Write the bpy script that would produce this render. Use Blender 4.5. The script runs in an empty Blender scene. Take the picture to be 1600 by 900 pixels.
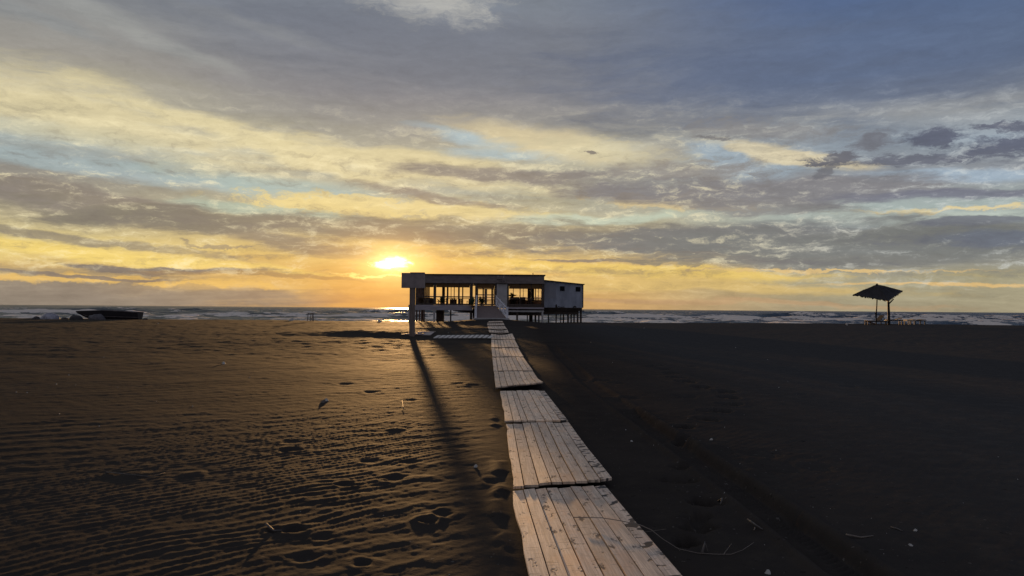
import bpy, bmesh, math, random
import numpy as np
from mathutils import Matrix, Vector

random.seed(7)
SC = bpy.context.scene
COL = SC.collection
rad = math.radians

# ------------------------------------------------------------------ camera
F = 1155.0                       # focal length in photo pixels (1600 wide)
CAM = Vector((0.0, 0.0, 1.6))
ROT = Matrix.Rotation(rad(90 + 1.6), 3, 'X') @ Matrix.Rotation(rad(0.45), 3, 'Z')
cd = bpy.data.cameras.new('camera')
cd.sensor_width = 36.0
cd.lens = 36.0 * F / 1600.0
cd.clip_start = 0.05
cd.clip_end = 60000
cam = bpy.data.objects.new('camera', cd)
cam.matrix_world = Matrix.Translation(CAM) @ ROT.to_4x4()
COL.objects.link(cam)
SC.camera = cam
SC.view_settings.view_transform = 'Standard'
SC.view_settings.look = 'None'
SC.view_settings.gamma = 1.0
SC.view_settings.exposure = 0.0
SC.view_settings.use_curve_mapping = False


def ray(px, py):
    """World direction of a photo position."""
    d = ROT @ Vector(((px - 800) / F, (450 - py) / F, -1.0))
    return d.normalized()


def azel(px, py):
    d = ray(px, py)
    return math.degrees(math.atan2(d.x, d.y)), math.degrees(math.asin(d.z))


def at(px, py, Y):
    """Point of that direction at the depth plane Y."""
    d = ray(px, py)
    return CAM + d * (Y / d.y)


def lin(c):
    return tuple((v / 255 / 12.92) if v / 255 <= 0.04045 else ((v / 255 + 0.055) / 1.055) ** 2.4 for v in c)


# ------------------------------------------------------------------ sky and sun
SUN_AZ, SUN_EL = -8.55, 3.0
sd = bpy.data.lights.new('sun', 'SUN')
sd.energy = 5.0
sd.color = (1.0, 0.56, 0.22)
sd.angle = rad(0.7)
sun = bpy.data.objects.new('sun', sd)
sdir = Vector((math.sin(rad(SUN_AZ)) * math.cos(rad(SUN_EL)), math.cos(rad(SUN_AZ)) * math.cos(rad(SUN_EL)), math.sin(rad(SUN_EL))))
sun.rotation_euler = sdir.to_track_quat('Z', 'Y').to_euler()
COL.objects.link(sun)

world = bpy.data.worlds.new('World')
SC.world = world
world.use_nodes = True
wt = world.node_tree
for n in list(wt.nodes):
    wt.nodes.remove(n)


class G:
    """Small helper to write node graphs as expressions."""
    def __init__(s, tree): s.t = tree
    def put(s, sock, v):
        if v is None: return
        if hasattr(v, 'node'): s.t.links.new(v, sock)
        else:
            if sock.type == 'RGBA' and len(v) == 3: v = (*v, 1.0)
            sock.default_value = v
    def math(s, op, a, b=None, c=None, clamp=False):
        n = s.t.nodes.new('ShaderNodeMath'); n.operation = op; n.use_clamp = clamp
        for i, v in enumerate((a, b, c)): s.put(n.inputs[i], v)
        return n.outputs[0]
    def add(s, a, b): return s.math('ADD', a, b)
    def sub(s, a, b): return s.math('SUBTRACT', a, b)
    def mul(s, a, b): return s.math('MULTIPLY', a, b)
    def sep(s, v):
        n = s.t.nodes.new('ShaderNodeSeparateXYZ'); s.put(n.inputs[0], v); return n.outputs
    def comb(s, x, y, z=0.0):
        n = s.t.nodes.new('ShaderNodeCombineXYZ')
        for i, v in enumerate((x, y, z)): s.put(n.inputs[i], v)
        return n.outputs[0]
    def mapping(s, v, loc=(0, 0, 0), rot=(0, 0, 0), sc=(1, 1, 1), kind='POINT'):
        n = s.t.nodes.new('ShaderNodeMapping'); n.vector_type = kind
        s.put(n.inputs['Vector'], v)
        n.inputs['Location'].default_value = loc
        n.inputs['Rotation'].default_value = rot
        n.inputs['Scale'].default_value = sc
        return n.outputs[0]
    def ell(s, v, cu, cv, ru, rv, deg=0.0):
        # distance from an ellipse centre in units of its radii
        c, w = math.cos(rad(deg)), math.sin(rad(deg))
        def axis(a, b, r):
            n = s.t.nodes.new('ShaderNodeVectorMath'); n.operation = 'DOT_PRODUCT'
            s.put(n.inputs[0], v); n.inputs[1].default_value = (a / r, b / r, 0)
            return s.math('SUBTRACT', n.outputs['Value'], (a * cu + b * cv) / r)
        p, q = axis(c, w, ru), axis(-w, c, rv)
        return s.math('SQRT', s.math('MULTIPLY_ADD', p, p, s.mul(q, q)))
    def length(s, v):
        n = s.t.nodes.new('ShaderNodeVectorMath'); n.operation = 'LENGTH'; s.put(n.inputs[0], v); return n.outputs['Value']
    def noise(s, v, scale=1.0, detail=4.0, rough=0.5, dist=0.0, col=False):
        n = s.t.nodes.new('ShaderNodeTexNoise')
        s.put(n.inputs['Vector'], v)
        n.inputs['Scale'].default_value = scale; n.inputs['Detail'].default_value = detail
        n.inputs['Roughness'].default_value = rough; n.inputs['Distortion'].default_value = dist
        return n.outputs['Color' if col else 'Fac']
    def smooth(s, v, a, b, lo=0.0, hi=1.0, kind='SMOOTHSTEP'):
        n = s.t.nodes.new('ShaderNodeMapRange'); n.interpolation_type = kind
        s.put(n.inputs['Value'], v)
        n.inputs['From Min'].default_value = a; n.inputs['From Max'].default_value = b
        n.inputs['To Min'].default_value = lo; n.inputs['To Max'].default_value = hi
        return n.outputs['Result']
    def mix(s, f, a, b, mode='MIX'):
        n = s.t.nodes.new('ShaderNodeMix'); n.data_type = 'RGBA'; n.blend_type = mode
        s.put(n.inputs[0], f); s.put(n.inputs[6], a); s.put(n.inputs[7], b)
        return n.outputs[2]
    def ramp(s, f, stops, kind='LINEAR'):
        n = s.t.nodes.new('ShaderNodeValToRGB'); n.color_ramp.interpolation = kind
        s.put(n.inputs[0], f)
        e = n.color_ramp.elements
        while len(e) < len(stops): e.new(0.5)
        for k, (p, c) in enumerate(stops):
            e[k].position = p; e[k].color = (*c, 1.0) if len(c) == 3 else c
        return n.outputs[0]


g = G(wt)
tc = wt.nodes.new('ShaderNodeTexCoord')
D = tc.outputs['Generated']
X, Y, Z = g.sep(D)
U = g.mul(g.math('ARCTAN2', X, Y), 180 / math.pi)
V = g.mul(g.math('ARCSINE', Z), 180 / math.pi)
P0 = g.comb(U, V)


def warp(vec, sc, amp, rot=0.0, detail=6, rough=0.62):
    nz = g.noise(g.mapping(P0, rot=(0, 0, rad(rot)), sc=sc), 1.0, detail, rough, 0.0, True)
    sp = wt.nodes.new('ShaderNodeSeparateColor'); g.put(sp.inputs[0], nz)      # no implicit conversions: they break the compiler's order
    off = g.comb(g.mul(g.sub(sp.outputs[0], .5), amp[0]), g.mul(g.sub(sp.outputs[1], .5), amp[1]))
    m = wt.nodes.new('ShaderNodeVectorMath'); m.operation = 'ADD'
    g.put(m.inputs[0], vec); g.put(m.inputs[1], off)
    return m.outputs[0]


P = warp(P0, (0.10, 0.32, 1), (9.0, 2.2, 0), 8)
PF = warp(P0, (0.45, 0.9, 1), (3.2, 1.5, 0), 5)
zz = g.add(g.math('MAXIMUM', Z, 0.0), 0.10)
Q = g.comb(g.math('DIVIDE', X, zz), g.math('DIVIDE', Y, zz))      # cloud sheet overhead, seen in perspective

# cloud textures
n_sheet = g.noise(g.mapping(Q, rot=(0, 0, rad(24)), sc=(0.55, 1.5, 1)), 1.0, 7, 0.58, 0.4)
n_streak = g.noise(g.mapping(P, rot=(0, 0, rad(6)), sc=(0.09, 0.62, 1)), 1.0, 8, 0.66, 0.2)
n_fleece = g.noise(g.mapping(PF, rot=(0, 0, rad(4)), sc=(0.50, 1.7, 1)), 1.0, 9, 0.70, 0.2)
n_big = g.noise(g.mapping(P, rot=(0, 0, rad(10)), sc=(0.05, 0.16, 1)), 1.0, 5, 0.55, 0.3)
edge_soft = g.sub(g.add(g.mul(n_streak, 0.9), g.mul(n_sheet, 0.5)), 0.70)
edge_puff = g.sub(g.add(g.mul(n_fleece, 1.0), g.mul(n_streak, 0.3)), 0.65)
Vw = g.add(V, g.mul(g.add(edge_soft, g.mul(g.sub(n_big, .5), 0.8)), 2.4))

vr = lambda y: (azel(800, y)[1] + 2.0) / 27.0
fV = g.math('DIVIDE', g.add(Vw, 2.0), 27.0)
L = [(480, (146, 130, 114)), (455, (152, 136, 117)), (430, (205, 170, 112)), (400, (236, 206, 128)), (380, (205, 185, 138)), (340, (166, 154, 133)),
     (300, (144, 137, 129)), (260, (168, 174, 170)), (220, (196, 184, 155)), (150, (158, 150, 141)), (80, (142, 140, 139)), (0, (124, 127, 135))]
C = [(480, (206, 160, 102)), (455, (210, 168, 104)), (430, (222, 176, 104)), (400, (222, 186, 116)), (350, (186, 168, 128)), (300, (170, 167, 150)),
     (250, (180, 171, 148)), (200, (154, 148, 140)), (150, (134, 130, 131)), (50, (119, 121, 130)), (0, (122, 126, 135))]
R = [(480, (164, 150, 122)), (440, (168, 157, 128)), (410, (142, 138, 128)), (380, (124, 127, 130)), (340, (162, 170, 165)), (300, (142, 142, 146)),
     (250, (150, 158, 167)), (200, (146, 145, 146)), (150, (101, 111, 131)), (60, (88, 103, 133)), (0, (80, 98, 135))]
mk = lambda T: g.ramp(fV, [(vr(y), lin(c)) for y, c in T])
cl, cc, cr = mk(L), mk(C), mk(R)
ua = lambda x: azel(x, 400)[0]
Uw = g.add(U, g.mul(g.sub(n_big, 0.5), 14.0))
sky = g.mix(g.smooth(Uw, ua(60), ua(520)), cl, cc)
sky = g.mix(g.smooth(Uw, ua(820), ua(1340)), sky, cr)

# individual cloud banks, gaps and lit edges: photo-time sky laid out by azimuth and elevation
# (x, y, half width, half height, tilt, colour, opacity, soft, edge kind)
S, K = 0, 1
BANKS = [
    (150, 185, 360, 34, 11, (230, 210, 164), .8, .8, S),
    (420, 226, 300, 17, 13, (232, 212, 164), .8, .7, S),
    (640, 255, 220, 24, 6, (232, 212, 164), .85, .7, S),
    (160, 262, 330, 12, 3, (172, 184, 184), .75, .9, S),
    (440, 291, 170, 18, 5, (174, 188, 180), .8, .9, S),
    (425, 328, 140, 13, 4, (176, 190, 172), .7, .6, S),
    (560, 322, 160, 15, 2, (240, 212, 144), .9, .5, K),
    (700, 328, 160, 13, 4, (232, 208, 150), .85, .6, K),
    (830, 222, 140, 24, 12, (224, 202, 158), .75, .7, S),
    (722, 212, 80, 10, 10, (170, 190, 198), .7, .9, S),
    (800, 243, 90, 10, 6, (172, 190, 196), .7, .9, S),
    (1145, 247, 100, 26, 14, (160, 172, 182), .85, .6, S),
    (1225, 238, 90, 14, 14, (226, 206, 168), .85, .5, S),
    (1060, 316, 120, 11, 4, (226, 198, 146), .8, .5, K),
    (900, 345, 190, 9, -3, (196, 202, 180), .85, .6, S),
    (1400, 342, 230, 14, 3, (192, 197, 184), .85, .6, S),
    (1500, 272, 180, 13, 3, (164, 178, 192), .8, .6, S),
    (1500, 326, 150, 4, 1, (224, 200, 150), .9, .7, K),
    (668, 4, 95, 26, 6, (204, 197, 186), .8, 1.2, K),
    (200, 48, 210, 15, 15, (160, 157, 152), .75, .9, S),
    (60, 30, 120, 14, 12, (146, 146, 146), .6, .9, S),
    (120, 215, 260, 16, 6, (212, 200, 166), .6, .9, S),
    (430, 55, 130, 10, 10, (146, 144, 143), .6, .9, S),
    # dark banks
    (820, 105, 560, 80, 6, (112, 116, 128), .55, .9, S),
    (1300, 110, 420, 70, 2, (90, 103, 132), .6, .9, S),
    (80, 303, 270, 24, 5, (140, 128, 121), .9, .6, S),
    (330, 352, 290, 17, 10, (142, 130, 115), .85, .6, S),
    (120, 372, 260, 6, 6, (146, 134, 118), .8, .6, S),
    (760, 366, 640, 22, 1, (138, 129, 114), .95, .5, S),
    (1120, 368, 300, 24, -4, (117, 116, 118), .85, .6, S),
    (1300, 386, 460, 28, 2, (122, 122, 120), .92, .6, S),
    (820, 272, 190, 11, 2, (132, 124, 122), .85, .6, S),
    (690, 308, 120, 7, 10, (142, 130, 120), .8, .6, S),
    (1010, 250, 60, 20, -22, (156, 148, 138), .7, .7, S),
    (930, 236, 110, 18, 6, (222, 206, 168), .7, .8, K),
    (1080, 268, 110, 14, 2, (150, 140, 134), .7, .7, K),
    (1220, 298, 300, 21, 2, (131, 126, 129), .9, .5, S),
    (1170, 318, 150, 14, 4, (133, 128, 128), .8, .5, S),
    (1500, 303, 200, 12, 1, (117, 116, 129), .9, .5, S),
    (1520, 350, 100, 7, 2, (116, 117, 125), .9, .5, S),
    (1600, 378, 120, 10, 2, (106, 112, 128), .7, .6, S),
    (1190, 205, 120, 14, 6, (146, 140, 138), .6, .8, K),
    (1465, 213, 46, 13, 4, (94, 96, 113), .92, .6, K),
    (1570, 226, 90, 16, -4, (94, 96, 113), .92, .6, K),
    (1590, 199, 55, 7, 2, (96, 97, 112), .9, .4, K),
    (1430, 248, 120, 8, 3, (104, 104, 117), .85, .7, K),
    (1302, 246, 42, 7, -4, (108, 106, 114), .95, .4, K),
    (1365, 222, 36, 11, -8, (118, 116, 124), .8, .8, K),
    (1290, 266, 26, 7, -30, (112, 110, 116), .8, .5, K),
    (1125, 216, 30, 6, 4, (116, 112, 114), .8, .5, K),
    (923, 240, 8, 3, 6, (128, 118, 112), .9, .4, K),
    # low banks near the horizon
    (200, 462, 480, 16, 0, (146, 131, 115), .8, .7, S),
    (160, 396, 380, 11, 4, (243, 208, 118), .9, .6, S),
    (150, 436, 330, 6, 1, (236, 188, 106), .85, .6, K),
    (980, 424, 330, 10, 2, (238, 200, 112), .9, .6, S),
    (1010, 444, 320, 9, 2, (224, 188, 118), .8, .7, S),
    (250, 416, 200, 5.5, 1, (128, 118, 110), .95, .4, S),
    (100, 428, 190, 3.2, 1, (138, 124, 112), .9, .4, S),
    (420, 428, 170, 4, 2, (168, 136, 96), .8, .5, S),
    (340, 384, 40, 3.5, 2, (150, 136, 118), .7, .5, K),
    (905, 407, 75, 2.6, 1, (136, 124, 112), .9, .5, S),
    (1085, 397, 45, 2.4, 1, (128, 122, 116), .9, .5, S),
    (1065, 411, 90, 4, 1, (142, 132, 114), .8, .5, K),
    (1290, 411, 240, 10, 1, (128, 126, 122), .8, .6, S),
    (1290, 424, 190, 2.4, 1, (226, 188, 126), .85, .5, K),
    (1470, 447, 220, 2.6, 1.5, (226, 184, 120), .85, .6, S),
    (1060, 470, 330, 4, 1, (196, 156, 116), .6, .7, S),
]
e_puff, e_soft = g.mul(edge_puff, 3.4), g.mul(edge_soft, 2.6)
for (x, y, rx, ry, tilt, c, op, soft, kind) in BANKS:
    u0, v0 = azel(x, y)
    u1 = azel(x + 20, y)[0]; v1 = azel(x, y - 20)[1]
    ku, kv = (u1 - u0) / 20, (v1 - v0) / 20
    d = g.ell(PF if kind else P, u0, v0, rx * ku, ry * kv, -tilt)
    d = g.add(d, e_puff if kind else e_soft)
    f = g.smooth(d, 1.0 + soft * 0.6, 1.0 - soft * 0.8, 0.0, op)
    sky = g.mix(f, sky, lin(c))

# fine relief of the cloud sheet
# thin broken fleece between the banks: warm lit wisps and cooler shaded ones
midband = g.mul(g.smooth(V, 0.5, 3.5), g.smooth(V, 17.0, 8.0))
wisp = g.smooth(g.add(g.mul(n_fleece, .6), g.mul(n_streak, .4)), .50, .66)
shade = g.smooth(g.add(g.mul(n_fleece, .5), g.mul(n_sheet, .5)), .49, .36)
side = g.smooth(U, 12, 30)
sky = g.mix(g.mul(wisp, g.mul(midband, 0.62)), sky, g.mix(side, lin((242, 224, 180)), lin((206, 204, 198))))
sky = g.mix(g.mul(shade, g.mul(midband, 0.52)), sky, g.mix(side, lin((140, 130, 122)), lin((116, 118, 130))))
rel = g.add(g.add(g.mul(n_streak, 0.40), g.mul(n_fleece, 0.30)), g.mul(n_sheet, 0.30))
k = g.smooth(rel, 0.34, 0.66, 0.74, 1.34, 'LINEAR')
k = g.add(1.0, g.mul(g.sub(k, 1.0), g.smooth(V, 21, 10, .55, 1.0)))
kc = wt.nodes.new('ShaderNodeCombineColor')
for i in range(3): g.put(kc.inputs[i], g.mul(k, (1.0, 1.06, 1.09)[i]))
sky = g.mix(1.0, sky, kc.outputs[0], 'MULTIPLY')

# veiled sun: a bright patch with streaks of thin cloud across it
su, sv = azel(613, 412)
ds = g.add(g.ell(P0, su, sv + .04, 1.10, .50), g.mul(edge_puff, 3.4))
core = g.smooth(ds, 1.45, 0.2)
halo = g.math('EXPONENT', g.mul(g.ell(P0, su, sv + .1, 1.35, .95), -1.25))
strip = g.smooth(g.add(g.ell(PF, su + .1, sv - .40, 3.4, .15, 0), g.mul(edge_soft, 2.0)), 1.2, .5, 0, .75)
core = g.mul(core, g.sub(1.0, g.mul(strip, g.smooth(ds, 0.0, .9))))
mid = g.smooth(g.add(g.ell(PF, su, sv, 1.25, .6), g.mul(edge_puff, 3.0)), 3.6, 0.4)
wide = g.smooth(g.ell(P0, su, sv - .5, 9.0, 4.2), 1.0, 0.0)
low = g.smooth(g.ell(P0, su - 1.5, .0, 7.0, 3.2), 1.0, 0.1)
sky = g.mix(g.mul(low, 0.55), sky, lin((238, 165, 78)))
sky = g.mix(g.mul(wide, 0.42), sky, lin((248, 184, 92)))
sky = g.mix(1.0, sky, g.mix(mid, (0, 0, 0), (0.40, 0.28, 0.09)), 'ADD')
low_line = g.smooth(g.add(g.ell(PF, su - .6, sv - .93, 3.6, .11), g.mul(edge_puff, 2.2)), 1.3, .3)
sky = g.mix(1.0, sky, g.mix(low_line, (0, 0, 0), (.55, .42, .14)), 'ADD')
sky = g.mix(1.0, sky, g.mix(halo, (0, 0, 0), (1.15, .80, .30)), 'ADD')
sky = g.mix(1.0, sky, g.mix(core, (0, 0, 0), (5.0, 3.6, 1.6)), 'ADD')

# behind the camera: plain dusky cloud
back = g.mix(n_sheet, lin((122, 128, 146)), lin((150, 150, 160)))
sky = g.mix(g.smooth(g.math('ABSOLUTE', U), 55, 95), sky, back)

nish = wt.nodes.new('ShaderNodeTexSky')
nish.sky_type = 'NISHITA'
nish.sun_disc = False
nish.sun_elevation = rad(SUN_EL)
nish.sun_rotation = rad(SUN_AZ)
nish.air_density = 1.2
nish.dust_density = 2.0
bg1 = wt.nodes.new('ShaderNodeBackground'); g.put(bg1.inputs[0], nish.outputs[0]); bg1.inputs[1].default_value = 0.05
bg2 = wt.nodes.new('ShaderNodeBackground'); g.put(bg2.inputs[0], sky); bg2.inputs[1].default_value = 1.0
mx = wt.nodes.new('ShaderNodeMixShader'); mx.inputs[0].default_value = 0.92
wt.links.new(bg1.outputs[0], mx.inputs[1]); wt.links.new(bg2.outputs[0], mx.inputs[2])
wo = wt.nodes.new('ShaderNodeOutputWorld'); wt.links.new(mx.outputs[0], wo.inputs[0])
world.cycles.sampling_method = 'MANUAL'
world.cycles.sample_map_resolution = 512


# ------------------------------------------------------------------ helpers
def prop(o, label=None, cat=None, group=None, kind=None):
    if label: o['label'] = label
    if cat: o['category'] = cat
    if group: o['group'] = group
    if kind: o['kind'] = kind
    return o


def thing(name, label, cat, loc, group=None):
    o = bpy.data.objects.new(name, None)
    o.empty_display_size = 0.2
    o.location = loc
    COL.objects.link(o)
    return prop(o, label, cat, group)


def copy_thing(root, loc, label, rotz=None):
    r = root.copy(); COL.objects.link(r); r.location = loc; r['label'] = label
    if rotz is not None: r.rotation_euler.z = rotz
    for ch in root.children:
        c = ch.copy(); COL.objects.link(c); c.parent = r
    return r


class MB:
    """Collects boxes, bars, tubes and sheets; build() links them as one mesh object."""
    def __init__(s): s.v = []; s.f = []; s.uv = []
    def face(s, pts, uv=None):
        b = len(s.v); s.v += [tuple(p) for p in pts]; s.f.append(tuple(range(b, b + len(pts)))); return s
    def hexa(s, p):
        b = len(s.v); s.v += [tuple(q) for q in p]
        for q in ((0, 3, 2, 1), (4, 5, 6, 7), (0, 1, 5, 4), (1, 2, 6, 5), (2, 3, 7, 6), (3, 0, 4, 7)):
            s.f.append(tuple(b + i for i in q))
        return s
    def box(s, x0, x1, y0, y1, z0, z1):
        return s.hexa([(x0, y0, z0), (x1, y0, z0), (x1, y1, z0), (x0, y1, z0), (x0, y0, z1), (x1, y0, z1), (x1, y1, z1), (x0, y1, z1)])
    def bar(s, p, q, w, h, up=(0, 0, 1)):
        p, q = Vector(p), Vector(q); d = (q - p).normalized(); u = Vector(up)
        a = d.cross(u)
        if a.length < 1e-4: a = d.cross(Vector((1, 0, 0)))
        a.normalize(); u = a.cross(d)
        a, u = a * w / 2, u * h / 2
        return s.hexa([p - a - u, p + a - u, p + a + u, p - a + u, q - a - u, q + a - u, q + a + u, q - a + u])
    def tube(s, pts, rs, n=8):
        pts = [Vector(p) for p in pts]; b = len(s.v)
        if not hasattr(rs, '__len__'): rs = [rs] * len(pts)
        for i, p in enumerate(pts):
            d = (pts[min(i + 1, len(pts) - 1)] - pts[max(i - 1, 0)]).normalized()
            a = d.cross(Vector((0, 1, 0.1)))
            if a.length < 1e-3: a = d.cross(Vector((1, 0, 0)))
            a.normalize(); c = d.cross(a)
            for k in range(n):
                t = 2 * math.pi * k / n
                s.v.append(tuple(p + (a * math.cos(t) + c * math.sin(t)) * rs[i]))
        for i in range(len(pts) - 1):
            for k in range(n):
                k2 = (k + 1) % n
                s.f.append((b + i * n + k, b + i * n + k2, b + (i + 1) * n + k2, b + (i + 1) * n + k))
        s.f.append(tuple(b + k for k in reversed(range(n))))
        s.f.append(tuple(b + (len(pts) - 1) * n + k for k in range(n)))
        return s
    def build(s, name, mat, parent=None, org=None, smooth=False, label=None):
        org = Vector(org) if org is not None else (parent.location if parent is not None else Vector((0, 0, 0)))
        if parent is not None and parent.parent is not None and org == parent.location:
            org = parent.parent.location
        me = bpy.data.meshes.new(name)
        me.from_pydata([tuple(Vector(p) - org) for p in s.v], [], s.f)
        if mat: me.materials.append(mat)
        if smooth: me.polygons.foreach_set('use_smooth', [True] * len(me.polygons))
        me.update()
        o = bpy.data.objects.new(name, me)
        COL.objects.link(o)
        if parent is not None: o.parent = parent
        else: o.location = org
        if label: o['label'] = label
        return o


# ------------------------------------------------------------------ noise on arrays
def vnoise(x, y, seed=0):
    xi, yi = np.floor(x), np.floor(y)
    fx, fy = x - xi, y - yi
    fx = fx * fx * fx * (fx * (fx * 6 - 15) + 10); fy = fy * fy * fy * (fy * (fy * 6 - 15) + 10)
    def h(a, b):
        t = (a.astype(np.int64) * 374761393 + b.astype(np.int64) * 668265263 + seed * 974711) & 0x7fffffff
        t = ((t ^ (t >> 13)) * 1274126177) & 0x7fffffff
        return ((t ^ (t >> 16)) & 0xffff) / 65535.0
    a, b, c, d = h(xi, yi), h(xi + 1, yi), h(xi, yi + 1), h(xi + 1, yi + 1)
    return (a + (b - a) * fx) * (1 - fy) + (c + (d - c) * fx) * fy - 0.5


def fbm(x, y, seed=0, oct=4, gain=0.5):
    r = np.zeros_like(x); a = 1.0
    for i in range(oct):
        r += a * vnoise(x * 2 ** i, y * 2 ** i, seed + 17 * i); a *= gain
    return r


def sstep(a, b, x):
    t = np.clip((x - a) / (b - a), 0, 1)
    return t * t * (3 - 2 * t)


# ------------------------------------------------------------------ the beach
SEA = -0.6


def land(x, y):
    """Broad shape of the beach: flat sand rising to a low crest, then falling to the water."""
    x = np.asarray(x, float); y = np.asarray(y, float)
    R = sstep(9, 27, x)
    yc = 80 - 18 * R
    hc = 0.12 + 0.42 * R
    z = hc * sstep(0.3, 1.0, y / yc)
    t = np.maximum(y - yc, 0)
    z = z - 0.045 * t * t / (t + 6)
    z = z + 0.50 * np.exp(-((x + 1.6) / 5.0) ** 2 - ((y - 69.5) / 4.5) ** 2)
    # low scarp that faces the camera, left of the walkway
    z = z + 0.26 * sstep(37.0, 41.5, y + 0.25 * (x + 5)) * (1 - sstep(45, 58, y)) * sstep(-16, -8, x) * (1 - sstep(-1.6, -0.4, x))
    z = np.where(y < -5, z, z)
    return np.maximum(z, -5.0)


def ground(px, py, dz=0.0):
    """Point where a photo direction meets the sand (plus dz)."""
    d = ray(px, py)
    t, step = 0.5, 0.1
    while t < 130:
        q = CAM + d * t
        if q.z < float(land(q.x, q.y)) + dz:
            lo, hi = t - step, t
            for _ in range(25):
                m = (lo + hi) / 2; q = CAM + d * m
                if q.z < float(land(q.x, q.y)) + dz: hi = m
                else: lo = m
            return CAM + d * hi
        step = max(0.05, t * 0.01); t += step
    q = CAM + d * 80
    return Vector((q.x, q.y, float(land(q.x, q.y)) + dz))


# walkway panels: near-left, near-right, far-left, far-right corners on the sand (photo-derived ground positions)
PANELS = [
    ((826, 900), (1066, 900), (797, 767), (945, 758)),
    ((800.5, 763), (957, 755), (790, 662), (889, 660)),
    ((788, 660.5), (888, 659), (781, 611), (851, 610)),
    ((774, 609), (849, 605), (771.5, 580.5), (833, 580)),
    ((771, 580), (833, 579.5), (769, 558.5), (818, 558)),
    ((769, 557.6), (818, 557.2), (767.5, 544.2), (810, 543.8)),
    ((767.5, 543.2), (811, 543), (767.5, 531.2), (804, 530.6)),
    ((767.5, 530.4), (805, 530), (767, 521.6), (800.5, 521)),
    ((764.5, 520.6), (795, 520.4), (763.2, 515.4), (793, 515)),
    ((763, 514.7), (792.5, 514.4), (761.8, 509.8), (789, 509.4)),
    ((761.5, 509.2), (789, 508.6), (761, 505.4), (787, 504.8)),
    ((761, 504.6), (786.5, 504.2), (764, 502.0), (785, 501.6)),
]
PG = [[ground(*c, dz=0.05) for c in p] for p in PANELS]
nl, nr, fl, fr = PG[0]                     # the nearest panel runs on under the camera
PG[0][0] = fl + (nl - fl) * 1.95
PG[0][1] = fr + (nr - fr) * 1.95
cl_y = np.array([p.y for q in PG for p in ((q[0] + q[1]) / 2, (q[2] + q[3]) / 2)])
cl_x = np.array([p.x for q in PG for p in ((q[0] + q[1]) / 2, (q[2] + q[3]) / 2)])
o_ = np.argsort(cl_y); cl_y, cl_x = cl_y[o_], cl_x[o_]

# footprints: photo position, size (m), depth (m)
PRINTS = [(1027, 571, .30, .07), (1036, 577, .30, .07), (1051, 584, .32, .08), (1057, 591, .30, .07), (1071, 598, .32, .08), (1095, 606, .32, .08),
          (1135, 613, .30, .09), (1138, 622, .28, .09), (1142, 632, .28, .08), (1125, 643, .26, .10), (1100, 643, .2, .05), (1106, 655, .24, .10),
          (1068, 667, .22, .08), (1068, 685, .2, .11), (1070, 731, .18, .08), (1052, 750, .2, .04), (1072, 752, .14, .04), (1100, 785, .19, .09),
          (1090, 806, .2, .03), (1090, 822, .19, .05), (1070, 846, .15, .11), (939, 596, .3, .05), (905, 594, .28, .04), (963, 600, .25, .04),
          (775, 752, .18, .09), (460, 828, .13, .09), (429, 829, .09, .05), (670, 813, .12, .08), (692, 803, .15, .04), (540, 758, .14, .05),
          (455, 703, .2, .06), (456, 690, .2, .03), (567, 880, .12, .05), (478, 868, .15, .04), (508, 838, .12, .03), (620, 672, .22, -.05),
          (640, 626, .3, .05), (580, 613, .3, .04), (540, 600, .3, .04), (580, 720, .2, .04), (615, 748, .2, .05), (640, 722, .18, .03),
          (740, 603, .3, .05), (716, 601, .3, .04), (590, 541, .6, .07), (300, 740, .2, -.04), (210, 742, .22, -.05), (140, 541, .5, .05)]
PRINTS = [(ground(a, b), r * (.72 if a > 800 else .6), h) for a, b, r, h in PRINTS]
rr = random.Random(3)
for _ in range(90):                                    # old scuffs all over
    y_ = rr.uniform(4.5, 40); x_ = rr.uniform(-.68, .68) * y_
    PRINTS.append((Vector((x_, y_, 0)), rr.uniform(.10, .26), rr.choice((.010, .014, .02, -.010))))
TRACK = [ground(a, b) for a, b in ((862, 540), (918, 598), (1000, 655), (1072, 705), (1150, 760), (1240, 825), (1340, 900), (1500, 1000))]


def seg_dist(x, y, pts):
    best = np.full(x.shape, 1e9); along = np.zeros(x.shape); side = np.zeros(x.shape); acc = 0.0
    for a, b in zip(pts[:-1], pts[1:]):
        ax, ay, bx, by = a.x, a.y, b.x, b.y
        dx, dy = bx - ax, by - ay; L2 = dx * dx + dy * dy; Ls = math.sqrt(L2)
        t = np.clip(((x - ax) * dx + (y - ay) * dy) / L2, 0, 1)
        d = np.hypot(x - ax - t * dx, y - ay - t * dy)
        s = ((x - ax) * dy - (y - ay) * dx) / Ls
        m = d < best
        best = np.where(m, d, best); along = np.where(m, acc + t * Ls, along); side = np.where(m, s, side)
        acc += Ls
    return best, along, side


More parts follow.
